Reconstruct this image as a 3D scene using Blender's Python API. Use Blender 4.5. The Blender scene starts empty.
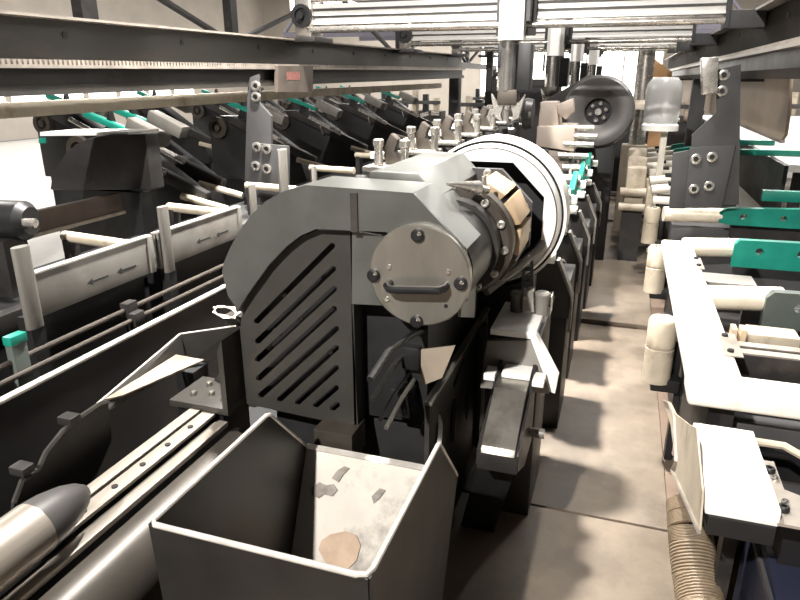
import bpy, bmesh, math, random
from mathutils import Vector, Matrix
from mathutils.geometry import tessellate_polygon
R = random.Random(7)
S = bpy.context.scene
COL = S.collection

# ------------------------------------------------------------------ camera
FPX, VPX, VPY = 650.0, 630.0, 79.0            # focal length in pixels, aisle vanishing point (800x600 frame)
dx, dy = VPX - 400.0, 300.0 - VPY
PITCH = math.atan2(dy, FPX)
YAW = math.atan2(dx, math.hypot(dy, FPX))
CAM = Vector((0, 0, 1.7))
HD = Vector((-math.sin(YAW), math.cos(YAW), 0)); RT = Vector((math.cos(YAW), math.sin(YAW), 0)); UP0 = Vector((0, 0, 1))
FW = HD * math.cos(PITCH) - UP0 * math.sin(PITCH); UPV = HD * math.sin(PITCH) + UP0 * math.cos(PITCH)
cd = bpy.data.cameras.new('camera'); cam = bpy.data.objects.new('camera', cd); COL.objects.link(cam)
cam.location = CAM
cam.rotation_euler = Matrix((RT, UPV, -FW)).transposed().to_euler()
cd.sensor_width = 36; cd.lens = FPX * 36 / 800; cd.clip_start = 0.02; cd.clip_end = 200
S.camera = cam

# ------------------------------------------------------------------ world, exposure
w = bpy.data.worlds.new('hall_air'); S.world = w; w.use_nodes = True
w.node_tree.nodes['Background'].inputs[0].default_value = (0.85, 0.92, 1, 1)
w.node_tree.nodes['Background'].inputs[1].default_value = 0.3
S.view_settings.view_transform = 'Standard'; S.view_settings.look = 'None'
S.view_settings.gamma = 1.0; S.view_settings.use_curve_mapping = False
S.view_settings.exposure = 0.0

# lamps of the hall, last pair unseen and added to brighten the back wall: (x, y, z, watts, size); their housings are built further down
LAMPS = [(-1.45, -3.0, 4.8, 820, 0.13, 'flood'),
         (0.45, 5.4, 5.2, 60, 0.4, 'beam'), (1.9, 8.5, 5.2, 170, 0.5, 'bay'), (0.2, 12.0, 5.2, 130, 0.5, 'bay'),
         (-1.4, 3.5, 5.2, 370, 0.3, 'beam'),
         (1.7, 15.5, 5.2, 200, 0.5, 'bay'),
         (-3.6, 13.5, 5.2, 120, 0.5, 'bay'), (-9.5, 6.0, 5.2, 400, 0.5, 'bay'), (-9.0, 13.0, 5.2, 380, 0.5, 'bay'),
         (-13.5, 8.0, 5.2, 380, 0.5, 'bay'), (-12.0, 17.0, 5.2, 350, 0.5, 'bay'),
         (-3.5, 21.0, 5.2, 300, 0.5, 'bay'), (3.5, 20.0, 5.2, 350, 0.5, 'bay'), (5.0, 11.0, 5.2, 500, 0.5, 'bay'),
         (-10.5, 25.5, 5.2, 550, 0.5, 'bay'), (-5.0, 26.0, 5.2, 450, 0.5, 'bay')]  # unseen lamps added to brighten the back wall
for (x, y, z, e, s, k) in LAMPS:
    ld = bpy.data.lights.new('lamp_light', 'AREA'); ld.shape = 'DISK'; ld.size = s; ld.energy = e
    ld.color = (1.0, 0.97, 0.92)
    lo = bpy.data.objects.new('lamp_light', ld); COL.objects.link(lo); lo.location = (x, y, z - 0.02)
    if k == 'beam': ld.spread = math.radians(72)
    if k == 'flood':
        lo.rotation_euler = (Vector((-0.6, 2.2, 0.6)) - Vector((x, y, z))).to_track_quat('-Z', 'Y').to_euler()

# ------------------------------------------------------------------ pixel helpers (a pixel gives a direction, the plane gives the distance)
def ray(x, y): return RT * ((x - 400) / FPX) + UPV * (-(y - 300) / FPX) + FW
def PZ(x, y, z): v = ray(x, y); return CAM + v * ((z - CAM.z) / v.z)
def PY(x, y, Y): v = ray(x, y); return CAM + v * (Y / v.y)
def PX(x, y, X): v = ray(x, y); return CAM + v * (X / v.x)
def xz(pts, Y): return [(PY(x, y, Y).x, PY(x, y, Y).z) for x, y in pts]
def yz(pts, X): return [(PX(x, y, X).y, PX(x, y, X).z) for x, y in pts]

# ------------------------------------------------------------------ materials
MATS = {}
def mat(name, col, metal=0.0, rough=0.5, var=0.25, scale=6.0, bump=0.0, emit=0.0, dirt=None, dirt_amt=0.0, aniso=None, spec=0.5, alpha=1.0, trans=0.0):
    m = bpy.data.materials.new(name); m.use_nodes = True
    nt = m.node_tree; b = nt.nodes['Principled BSDF']
    tc = nt.nodes.new('ShaderNodeTexCoord')
    mp = nt.nodes.new('ShaderNodeMapping'); nt.links.new(tc.outputs['Object'], mp.inputs['Vector'])
    if aniso: mp.inputs['Scale'].default_value = aniso
    n = nt.nodes.new('ShaderNodeTexNoise'); n.inputs['Scale'].default_value = scale; n.inputs['Detail'].default_value = 7; n.inputs['Roughness'].default_value = 0.62
    nt.links.new(mp.outputs['Vector'], n.inputs['Vector'])
    r = nt.nodes.new('ShaderNodeValToRGB')
    r.color_ramp.elements[0].position = 0.3; r.color_ramp.elements[1].position = 0.7
    lo = tuple(c * (1 - var) for c in col) + (1,); hi = tuple(min(1, c * (1 + var)) for c in col) + (1,)
    r.color_ramp.elements[0].color = lo; r.color_ramp.elements[1].color = hi
    nt.links.new(n.outputs['Fac'], r.inputs['Fac'])
    out = r.outputs['Color']
    if dirt:
        n2 = nt.nodes.new('ShaderNodeTexNoise'); n2.inputs['Scale'].default_value = scale * 0.37 + 1.0; n2.inputs['Detail'].default_value = 9; n2.inputs['Roughness'].default_value = 0.7
        nt.links.new(mp.outputs['Vector'], n2.inputs['Vector'])
        r2 = nt.nodes.new('ShaderNodeValToRGB'); r2.color_ramp.elements[0].position = 0.62 - dirt_amt * 0.35; r2.color_ramp.elements[1].position = 0.75 - dirt_amt * 0.2
        r2.color_ramp.elements[0].color = (0, 0, 0, 1); r2.color_ramp.elements[1].color = (1, 1, 1, 1)
        nt.links.new(n2.outputs['Fac'], r2.inputs['Fac'])
        mx = nt.nodes.new('ShaderNodeMix'); mx.data_type = 'RGBA'
        nt.links.new(r2.outputs['Color'], mx.inputs[0]); nt.links.new(out, mx.inputs[6]); mx.inputs[7].default_value = dirt + (1,)
        out = mx.outputs[2]
    nt.links.new(out, b.inputs['Base Color'])
    b.inputs['Metallic'].default_value = metal; b.inputs['Specular IOR Level'].default_value = spec
    mr = nt.nodes.new('ShaderNodeMapRange'); mr.inputs[3].default_value = max(0.05, rough - 0.12); mr.inputs[4].default_value = min(1, rough + 0.12)
    nt.links.new(n.outputs['Fac'], mr.inputs[0]); nt.links.new(mr.outputs[0], b.inputs['Roughness'])
    if bump:
        bp = nt.nodes.new('ShaderNodeBump'); bp.inputs['Strength'].default_value = bump; bp.inputs['Distance'].default_value = 0.01
        nt.links.new(n.outputs['Fac'], bp.inputs['Height']); nt.links.new(bp.outputs[0], b.inputs['Normal'])
    if emit:
        b.inputs['Emission Color'].default_value = col + (1,); b.inputs['Emission Strength'].default_value = emit
    if trans: b.inputs['Transmission Weight'].default_value = trans
    if alpha < 1: b.inputs['Alpha'].default_value = alpha
    MATS[name] = m
    return m
mat('concrete', (0.33, 0.275, 0.22), 0, 0.62, 0.22, 2.2, 0.25, dirt=(0.17, 0.135, 0.105), dirt_amt=0.45)
mat('plate_floor', (0.15, 0.12, 0.091), 0.0, 0.5, 0.2, 3.5, 0.2, dirt=(0.095, 0.074, 0.057), dirt_amt=0.5)
mat('hall_floor', (0.60, 0.585, 0.55), 0, 0.5, 0.1, 1.5)
mat('wall_cream', (0.40, 0.36, 0.315), 0, 0.8, 0.1, 1.0)
mat('wall_dark', (0.16, 0.145, 0.13), 0, 0.8, 0.1, 1.0)
mat('ceiling_grey', (0.10, 0.095, 0.11), 0, 0.8, 0.1, 1.0)
mat('roof_dark', (0.10, 0.095, 0.12), 0, 0.7, 0.2, 2.0)
mat('pane', (1.0, 0.98, 0.94), 0, 0.4, 0.0, 1, emit=3.5)
mat('lamp_glow', (1.0, 0.95, 0.86), 0, 0.4, 0.0, 1, emit=6.0)
mat('hood_steel', (0.165, 0.167, 0.156), 0.7, 0.36, 0.12, 5, dirt=(0.135, 0.136, 0.126), dirt_amt=0.35)
mat('slot_steel', (0.05, 0.0465, 0.041), 0.35, 0.42, 0.15, 8, dirt=(0.042, 0.038, 0.034), dirt_amt=0.4)
mat('bare_steel', (0.34, 0.32, 0.28), 0.8, 0.34, 0.18, 9, aniso=(1, 1, 0.25), dirt=(0.16, 0.135, 0.105), dirt_amt=0.3)
mat('bin_steel', (0.026, 0.0235, 0.021), 0.4, 0.42, 0.2, 4, dirt=(0.016, 0.0145, 0.013), dirt_amt=0.4)
mat('bin_steel_lit', (0.52, 0.475, 0.42), 0.1, 0.55, 0.15, 5, dirt=(0.10, 0.088, 0.078), dirt_amt=0.42)  # pale colour carries the light on the bin's back plate, with dirt over it
mat('grease', (0.22, 0.195, 0.17), 0.1, 0.5, 0.35, 30)
mat('cover_steel', (0.075, 0.065, 0.055), 0.35, 0.4, 0.15, 5)
mat('rust_patch', (0.40, 0.29, 0.21), 0.1, 0.6, 0.2, 14)
mat('lit_rim_steel', (0.62, 0.58, 0.53), 0.4, 0.4, 0.15, 20)  # light on rims and top edges put into a pale colour
mat('alu', (0.45, 0.40, 0.345), 0.55, 0.36, 0.12, 12, aniso=(6, 0.3, 6))
mat('alu_dark', (0.16, 0.14, 0.12), 0.5, 0.42, 0.2, 12, aniso=(6, 0.3, 6))
mat('black', (0.006, 0.006, 0.0065), 0.0, 0.6, 0.3, 10)
mat('black_paint', (0.011, 0.0105, 0.011), 0.1, 0.45, 0.3, 6)
mat('dark_steel', (0.035, 0.032, 0.031), 0.4, 0.45, 0.25, 7, dirt=(0.08, 0.065, 0.055), dirt_amt=0.2)
mat('beam_paint', (0.045, 0.043, 0.039), 0.2, 0.45, 0.18, 3, aniso=(1, 0.3, 1), dirt=(0.08, 0.068, 0.055), dirt_amt=0.25)
mat('rail_brown', (0.020, 0.016, 0.013), 0.0, 0.75, 0.3, 3, aniso=(1, 0.3, 1), spec=0.12, dirt=(0.05, 0.036, 0.026), dirt_amt=0.3)
mat('pale_steel', (0.34, 0.30, 0.26), 0.35, 0.4, 0.25, 10)
mat('bracket_grey', (0.06, 0.058, 0.059), 0.0, 0.6, 0.12, 8, spec=0.25)
mat('white_paint', (0.86, 0.84, 0.80), 0.0, 0.38, 0.05, 8)
mat('cream_roll', (0.80, 0.71, 0.57), 0.0, 0.5, 0.1, 9, dirt=(0.52, 0.42, 0.30), dirt_amt=0.25)
mat('cream_bollard', (0.45, 0.385, 0.295), 0.0, 0.5, 0.15, 10, dirt=(0.24, 0.185, 0.13), dirt_amt=0.3)
mat('white_frame', (0.86, 0.80, 0.70), 0.0, 0.4, 0.06, 6, dirt=(0.66, 0.55, 0.42), dirt_amt=0.15)
mat('green', (0.008, 0.20, 0.145), 0.0, 0.4, 0.15, 9)
mat('green_grey', (0.085, 0.10, 0.09), 0.1, 0.5, 0.15, 9)
mat('silver', (0.50, 0.47, 0.43), 0.75, 0.26, 0.12, 10)
mat('chrome', (0.82, 0.80, 0.77), 0.95, 0.16, 0.08, 10)
mat('tan_plate', (0.40, 0.29, 0.18), 0.15, 0.45, 0.15, 8, dirt=(0.32, 0.23, 0.15), dirt_amt=0.3)
mat('cast_iron', (0.055, 0.045, 0.036), 0.45, 0.5, 0.2, 9, 0.1)
mat('wood', (0.58, 0.45, 0.31), 0.0, 0.6, 0.2, 5)
mat('bright_sheet', (0.34, 0.28, 0.22), 0.3, 0.45, 0.2, 4, dirt=(0.18, 0.135, 0.095), dirt_amt=0.4)
mat('panel_grey', (0.22, 0.205, 0.185), 0.1, 0.5, 0.12, 5, dirt=(0.15, 0.13, 0.11), dirt_amt=0.25)
mat('post_grey', (0.17, 0.158, 0.14), 0.2, 0.5, 0.15, 9, aniso=(1, 1, 0.4))
mat('brown_rail', (0.14, 0.10, 0.075), 0.1, 0.5, 0.2, 7)
mat('beige_cast', (0.34, 0.28, 0.235), 0.05, 0.5, 0.08, 6)
mat('brown_panel', (0.42, 0.33, 0.25), 0.0, 0.6, 0.12, 3)
mat('hose', (0.22, 0.165, 0.11), 0.0, 0.55, 0.25, 30)
mat('navy', (0.010, 0.012, 0.028), 0.0, 0.5, 0.1, 6)
mat('clear_plastic', (0.80, 0.79, 0.78), 0.0, 0.25, 0.05, 4, trans=0.35)
mat('disc_grey', (0.11, 0.103, 0.10), 0.3, 0.42, 0.1, 6)
mat('orange', (0.62, 0.36, 0.17), 0.0, 0.6, 0.15, 5)
mat('bolt', (0.50, 0.47, 0.43), 0.7, 0.35, 0.2, 20)
mat('red_print', (0.22, 0.085, 0.07), 0, 0.6, 0.5, 60)
mat('splice_brown', (0.12, 0.098, 0.082), 0.3, 0.5, 0.25, 8)
mat('ink', (0.02, 0.02, 0.02), 0, 0.6, 0.0, 5)
mat('column_white', (0.85, 0.83, 0.80), 0.1, 0.35, 0.05, 8)

# ------------------------------------------------------------------ shape helpers
def merge(bm, t):
    me = bpy.data.meshes.new('t'); t.to_mesh(me); bm.from_mesh(me); bpy.data.meshes.remove(me); t.free()
def bev(t, b, seg=2):
    if b: bmesh.ops.bevel(t, geom=t.edges[:], offset=b, segments=seg, affect='EDGES', profile=0.6, clamp_overlap=True)
def a_box(bm, x0, x1, y0, y1, z0, z1, b=0.0, rot=None, seg=2):
    t = bmesh.new(); bmesh.ops.create_cube(t, size=1)
    c = Vector(((x0+x1)/2, (y0+y1)/2, (z0+z1)/2))
    bmesh.ops.scale(t, vec=(abs(x1-x0), abs(y1-y0), abs(z1-z0)), verts=t.verts); bev(t, b, seg)
    M = Matrix.Translation(c) @ (rot.to_4x4() if rot else Matrix())
    bmesh.ops.transform(t, matrix=M, verts=t.verts); merge(bm, t)
def a_tube(bm, p0, p1, r, r2=None, seg=16, caps=True):
    p0 = Vector(p0); p1 = Vector(p1); d = p1 - p0
    t = bmesh.new(); bmesh.ops.create_cone(t, cap_ends=caps, segments=seg, radius1=r, radius2=r if r2 is None else r2, depth=d.length)
    M = Matrix.Translation((p0+p1)/2) @ d.to_track_quat('Z', 'Y').to_matrix().to_4x4()
    bmesh.ops.transform(t, matrix=M, verts=t.verts); merge(bm, t)
def a_lathe(bm, c, ax, prof, seg=32):
    """prof: list of (distance along axis, radius)"""
    c = Vector(c); q = Vector(ax).to_track_quat('Z', 'Y').to_matrix()
    rings = []
    for (h, r) in prof:
        if r < 1e-6: rings.append([bm.verts.new(c + q @ Vector((0, 0, h)))])
        else: rings.append([bm.verts.new(c + q @ Vector((r*math.cos(2*math.pi*i/seg), r*math.sin(2*math.pi*i/seg), h))) for i in range(seg)])
    for a, b in zip(rings, rings[1:]):
        for i in range(seg):
            j = (i+1) % seg
            if len(a) == 1 and len(b) == 1: continue
            if len(a) == 1: bm.faces.new((a[0], b[i], b[j]))
            elif len(b) == 1: bm.faces.new((a[i], a[j], b[0]))
            else: bm.faces.new((a[i], a[j], b[j], b[i]))
def ax3(axis, u, v, a):
    return {'X': Vector((a, u, v)), 'Y': Vector((u, a, v)), 'Z': Vector((u, v, a))}[axis]
def a_prism(bm, pts, axis, a0, a1, holes=(), b=0.0, seg=2, sh=(0, 0)):
    """polygon in the plane normal to axis (X: y,z  Y: x,z  Z: x,y), extruded a0..a1; sh shears the far end"""
    t = bmesh.new()
    if not holes:
        A = [t.verts.new(ax3(axis, u, v, a0)) for u, v in pts]; B = [t.verts.new(ax3(axis, u+sh[0], v+sh[1], a1)) for u, v in pts]
        t.faces.new(A); t.faces.new(B[::-1]); n = len(pts)
        for i in range(n): t.faces.new((A[i], B[i], B[(i+1) % n], A[(i+1) % n]))
        bmesh.ops.recalc_face_normals(t, faces=t.faces); bev(t, b, seg)
    else:
        loops = [list(pts)] + [list(h) for h in holes]
        flat = [p for l in loops for p in l]
        A = [t.verts.new(ax3(axis, u, v, a0)) for u, v in flat]; B = [t.verts.new(ax3(axis, u, v, a1)) for u, v in flat]
        for tri in tessellate_polygon([[Vector((u, v, 0)) for u, v in l] for l in loops]):
            try: t.faces.new([A[i] for i in tri]); t.faces.new([B[i] for i in reversed(tri)])
            except ValueError: pass
        k = 0
        for l in loops:
            n = len(l)
            for i in range(n): t.faces.new((A[k+i], B[k+i], B[k+(i+1) % n], A[k+(i+1) % n]))
            k += n
        bmesh.ops.recalc_face_normals(t, faces=t.faces)
    merge(bm, t)
def a_path(bm, pts, r, seg=10):
    """round bar through points"""
    pts = [Vector(p) for p in pts]; rings = []
    for i, p in enumerate(pts):
        d = (pts[min(i+1, len(pts)-1)] - pts[max(i-1, 0)]).normalized()
        q = d.to_track_quat('Z', 'Y').to_matrix()
        rings.append((p, q))
    up = rings[0][1] @ Vector((1, 0, 0)); vr = []
    for p, q in rings:
        z = q @ Vector((0, 0, 1)); u = (up - z * up.dot(z)).normalized(); v = z.cross(u); up = u
        vr.append([bm.verts.new(p + (u*math.cos(2*math.pi*i/seg) + v*math.sin(2*math.pi*i/seg))*r) for i in range(seg)])
    for a, b in zip(vr, vr[1:]):
        for i in range(seg): bm.faces.new((a[i], a[(i+1) % seg], b[(i+1) % seg], b[i]))
    bm.faces.new(vr[0][::-1]); bm.faces.new(vr[-1])
def a_quad(bm, pts, th=.006):
    n = (Vector(pts[1]) - Vector(pts[0])).cross(Vector(pts[2]) - Vector(pts[0])).normalized()*th
    A = [bm.verts.new(Vector(p)) for p in pts]; B = [bm.verts.new(Vector(p) - n) for p in pts]; bm.faces.new(A); bm.faces.new(B[::-1]); k = len(pts)
    for i in range(k): bm.faces.new((A[i], B[i], B[(i+1) % k], A[(i+1) % k]))
def link(name, bm, m, parent=None):
    me = bpy.data.meshes.new(name)
    bmesh.ops.recalc_face_normals(bm, faces=bm.faces)
    bm.to_mesh(me); bm.free()
    me.polygons.foreach_set('use_smooth', [True]*len(me.polygons)); me.set_sharp_from_angle(angle=math.radians(35))
    me.materials.append(MATS[m])
    o = bpy.data.objects.new(name, me); COL.objects.link(o)
    if parent: attach(o, parent)
    return o
def world_loc(o):
    v = Vector(o.location)
    return v + o.matrix_parent_inverse.translation + world_loc(o.parent) if o.parent else v
def attach(o, p):
    o.parent = p; o.matrix_parent_inverse = Matrix.Translation(-world_loc(p))
SPLIT = {'lower_plate', 'adjust_plate', 'lug', 'pad', 'rod_clamp', 'panel_end', 'bar_foot', 'rod_stand', 'bench_leg', 'bin_leg', 'spacer', 'valve_row', 'white_pad', 'inner_channel', 'channel_lip', 'belt_block', 'slide_plate', 'diagonal', 'side_guard', 'sheet_hanger', 'link', 'valve_pipe', 'table_apron', 'strut'}
def mk(name, m, parent, *shapes):
    if name in SPLIT and len(shapes) > 1:
        for sh in shapes: o = mk(name, m, parent, sh)
        return o
    """shapes: tuples (function, args...)"""
    bm = bmesh.new()
    for s in shapes:
        kw = s[-1] if isinstance(s[-1], dict) else {}
        args = s[1:-1] if kw else s[1:]
        s[0](bm, *args, **kw)
    return link(name, bm, m, parent)
def tag(o, label=None, cat=None, group=None, kind=None):
    if label: o['label'] = label
    if cat: o['category'] = cat
    if group: o['group'] = group
    if kind: o['kind'] = kind
    return o
def thing(name, label, cat, loc, group=None):
    o = bpy.data.objects.new(name, None); COL.objects.link(o); o.location = loc; o.empty_display_size = 0.05
    return tag(o, label, cat, group)
def dup(root, off, label=None, rotz=0.0, group=None):
    def rec(o, p):
        c = o.copy(); COL.objects.link(c)
        if p:
            c.parent = p; c.matrix_parent_inverse = o.matrix_parent_inverse.copy()
        for ch in o.children: rec(ch, c)
        return c
    r = rec(root, None); r.location = Vector(root.location) + Vector(off)
    if rotz: r.rotation_euler = (0, 0, rotz)
    if label: r['label'] = label
    if group: r['group'] = group
    return r
def circ(cu, cv, r, n=24, ph=0.0): return [(cu + r*math.cos(2*math.pi*i/n+ph), cv + r*math.sin(2*math.pi*i/n+ph)) for i in range(n)]
def bolts(parent, pts, ax, r=0.012, h=0.012, m='bolt', name='bolt', hole=True):
    for p in pts:
        p = Vector(p); a = Vector(ax).normalized()
        prof = [(0, r), (h*0.7, r), (h, r*0.8), (h, r*0.45), (h*0.4, r*0.42), (h*0.4, 0)] if hole else [(0, r), (h*0.7, r), (h, r*0.75), (h, 0)]
        mk(name, m, parent, (a_lathe, p, a, prof, 12))

# ================================================================== THE HALL
HX0, HX1, HY0, HY1, HZ = -17.0, 9.0, -5.5, 30.0, 6.4
fl = tag(mk('floor', 'hall_floor', None, (a_box, HX0, HX1, HY0, HY1, -0.22, -0.02)), 'pale concrete hall floor under the machines', None, None, 'structure')
pit = mk('floor_slab', 'brown_rail', fl, (a_box, -3.2, 1.6, HY0, 12.0, -0.03, -0.006))
seams = [-3.0, 0.0, 2.35, 4.66, 6.5, 8.45, 10.2, 12.0]
for a, b in zip(seams, seams[1:]):
    mk('floor_plate', 'plate_floor', fl, (a_box, -0.62, 0.33, a + 0.02, b - 0.025, -0.006, 0.010 + 0.022*(seams.index(a) % 2), 0.003))
tag(mk('wall_left', 'wall_cream', None, (a_box, HX0 - 0.2, HX0, HY0, HY1, 0, HZ)), None, None, None, 'structure')
tag(mk('wall_right', 'wall_cream', None, (a_box, HX1, HX1 + 0.2, HY0, HY1, 0, HZ)), None, None, None, 'structure')
tag(mk('wall_back', 'wall_cream', None, (a_box, HX0, HX1, HY1, HY1 + 0.2, 0, HZ)), None, None, None, 'structure')
tag(mk('wall_front', 'wall_dark', None, (a_box, HX0, HX1, HY0 - 0.2, HY0, 0, HZ)), None, None, None, 'structure')
tag(mk('ceiling', 'ceiling_grey', None, (a_box, HX0, HX1, HY0, HY1, HZ, HZ + 0.2)), None, None, None, 'structure')
def window(n, x0, x1, z0, z1, nx, nz):
    wnd = mk('window_%d' % n, 'pane', None, (a_box, x0, x1, HY1 - 0.03, HY1 - 0.01, z0, z1)); tag(wnd, None, None, None, 'structure')
    fr = [(a_box, x0 - .05, x1 + .05, HY1 - .08, HY1 - .03, z1, z1 + .06), (a_box, x0 - .05, x1 + .05, HY1 - .08, HY1 - .03, z0 - .06, z0)]
    for i in range(nx + 1): xx = x0 + (x1 - x0) * i / nx; fr.append((a_box, xx - .03, xx + .03, HY1 - .08, HY1 - .03, z0, z1))
    for i in range(1, nz): zz = z0 + (z1 - z0) * i / nz; fr.append((a_box, x0, x1, HY1 - .075, HY1 - .035, zz - .02, zz + .02))
    mk('window_frame', 'alu', wnd, *fr)
window(1, -6.3, 1.2, 1.0, 4.6, 5, 3)
window(3, -15.5, -4.5, 4.75, 6.2, 8, 1)  # high glowing window added so the hood tops reflect something bright
# window band in the left wall
wl = tag(mk('window_2', 'pane', None, (a_box, HX0 + .01, HX0 + .03, 3.0, 24.0, 0.9, 1.55)), None, None, None, 'structure')
mk('window_frame', 'wall_cream', wl, *[(a_box, HX0 + .02, HX0 + .09, 3 + i*1.5 - .1, 3 + i*1.5 + .1, 0.85, 1.6) for i in range(15)])

# lamp housings
names = ['caged floodlight on a ceiling arm behind the camera', 'round high bay lamp over the near aisle', 'round high bay lamp over the right tables',
         'round high bay lamp over the far aisle', 'round high bay lamp over the hooded machine', 'round high bay lamp past the end of the right rail', 'round high bay lamp over the far end of the left rail',
         'round high bay lamp over the near left floor', 'round high bay lamp over the middle left floor', 'round high bay lamp by the left wall, nearer one',
         'round high bay lamp by the left wall, farther one', 'round high bay lamp left of centre by the back wall', 'round high bay lamp right of centre by the back wall', 'round high bay lamp by the right wall', 'added round lamp in the far left corner, brightening the back wall', 'added round lamp in front of the back window, brightening the back wall']
for (x, y, z, e, s, k), lb in zip(LAMPS, names):
    t = thing('high_bay_lamp' if k != 'flood' else 'floodlight', lb, 'lamp', (x, y, z))
    if k != 'flood':
        mk('lamp_shade', 'dark_steel', t, (a_lathe, (x, y, z), (0, 0, 1), [(0.0, s*.62), (0.0, s*.56), (.12, s*.3), (.30, .09), (.34, .09), (.34, .1), (.13, s*.36), (0.0, s*.62)], 24))
        mk('diffuser', 'lamp_glow', t, (a_lathe, (x, y, z + .03), (0, 0, 1), [(0, 0.001), (0, s*.5), (.012, s*.5), (.012, .001)], 24))
        mk('hanger', 'dark_steel', t, (a_tube, (x, y, z + .33), (x, y, HZ), .015))
    else:
        d = (Vector((-0.6, 2.2, 0.6)) - Vector((x, y, z))).normalized()
        mk('lamp_shade', 'dark_steel', t, (a_lathe, Vector((x, y, z)) - d*.04, -d, [(0, s*.75), (.14, s*.5), (.16, 0)], 20))
        mk('hanger', 'dark_steel', t, (a_tube, Vector((x, y, z)) - d*.16, (x, y, HZ), .02))

# roof trusses seen past the left rail and over the gantries
def truss(Y, label, x0=-9.0, x1=5.0, z0=2.75, z1=3.9):
    t = thing('roof_truss', label, 'truss', ((x0+x1)/2, Y, z0), 'roof trusses')
    mk('bottom_chord', 'roof_dark', t, (a_box, x0, x1, Y - .06, Y + .06, z0, z0 + .14)); mk('top_chord', 'roof_dark', t, (a_box, x0, x1, Y - .06, Y + .06, z1, z1 + .14))
    n = 8
    for i in range(n):
        xa = x0 + (x1 - x0)*i/n; xb = xa + (x1 - x0)/n
        mk('diagonal', 'roof_dark', t, (a_tube, (xa, Y, z0 + .1), ((xa+xb)/2, Y, z1), .05, None, 8), (a_tube, ((xa+xb)/2, Y, z1), (xb, Y, z0 + .1), .05, None, 8))
    for xx in (x0, x1): mk('hanger', 'roof_dark', t, (a_tube, (xx, Y, z1), (xx, Y, HZ), .05, None, 8))
truss(17.0, 'dark roof truss across the hall, nearer of two'); truss(22.5, 'dark roof truss across the hall, farther of two', z0=2.95, z1=4.1)

# ================================================================== LEFT GANTRY RAIL
def gantry_rail(name, label, X, sgn, y0, y1, zt0, zt1, zb0, zb1, posts, paint='beam_paint'):
    """X = face towards the aisle, sgn = direction away from it"""
    t = thing(name, label, 'rail', (X + sgn*.12, y1, 0))
    H = zt0 - zb0; dz = zt1 - zt0
    def sec(u0, u1, v0, v1): return [(X + sgn*u0, zb0 + v0*H), (X + sgn*u1, zb0 + v0*H), (X + sgn*u1, zb0 + v1*H), (X + sgn*u0, zb0 + v1*H)]
    L = {'sh': (0, dz)}
    mk('web', paint, t, (a_prism, sec(.07, .10, .36, .97), 'Y', y0, y1, L))
    mk('top_flange', 'pale_steel', t, (a_prism, sec(-.01, .20, .965, 1.0), 'Y', y0, y1, L))  # pale colour holds the light along the flange edge
    mk('bottom_flange', 'pale_steel', t, (a_prism, sec(-.01, .20, .34, .385), 'Y', y0, y1, L))
    mk('guide_channel', 'dark_steel', t, (a_prism, sec(.05, .12, .10, .34), 'Y', y0, y1, L))
    mk('lower_strip', paint, t, (a_prism, sec(.02, .12, .0, .12), 'Y', y0, y1, L))
    bm = bmesh.new(); n = int((y1 - y0) / .028)
    for i in range(n):
        y = y0 + i*.028; z = zb0 + .385*H + dz*(y - y0)/(y1 - y0)
        a_box(bm, X + sgn*.0, X + sgn*.035, y, y + .015, z, z + .022)
    tag(link('rack_teeth', bm, 'pale_steel', t), None, None, None, 'stuff')
    for i in range(int((y1 - y0)/.9)):
        y = y0 + .45 + i*.9; z = zb0 + .78*H + dz*(y - y0)/(y1 - y0)
        mk('web_hole', 'black', t, (a_lathe, (X + sgn*.068, y, z), (-sgn, 0, 0), [(0, .016), (.004, .016), (.004, 0)], 10))
    for y in posts:
        z = zb0 + dz*(y - y0)/(y1 - y0)
        mk('post', 'bracket_grey', t, (a_box, X + sgn*.02, X + sgn*.18, y - .09, y + .09, 0, z, .008), (a_box, X - sgn*.03, X + sgn*.24, y - .15, y + .15, 0, .02))
    return t
lrail = gantry_rail('gantry_rail', 'long dark steel gantry rail with toothed rack on the left', -2.5, -1, -0.5, 10.75, 1.94, 2.057, 1.60, 1.68, (10.5,))
rrail = gantry_rail('gantry_rail', 'long dark steel gantry rail with toothed rack on the right', 0.72, 1, 1.2, 17.0, 2.125, 2.125, 1.70, 1.70, (9.17, 16.0), 'rail_brown')
# strengthening plate and label plate on the left rail
mk('plate_print', 'red_print', lrail, (a_prism, yz([(287, 72), (300, 72), (300, 80), (287, 80)], -2.467), 'X', -2.4695, -2.468))
mk('splice_plate', 'splice_brown', lrail, (a_prism, yz([(278, 66), (313, 66), (313, 92), (278, 92)], -2.47), 'X', -2.50, -2.47))
za, zb = PX(0, 122, -2.85).z, PX(0, 106, -2.85).z
mk('cable_tray', 'cream_roll', lrail, (a_prism, [(-2.9, za), (-2.85, za), (-2.85, zb), (-2.9, zb)], 'Y', 0.0, 10.6, {'sh': (0, .06)}))

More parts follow.
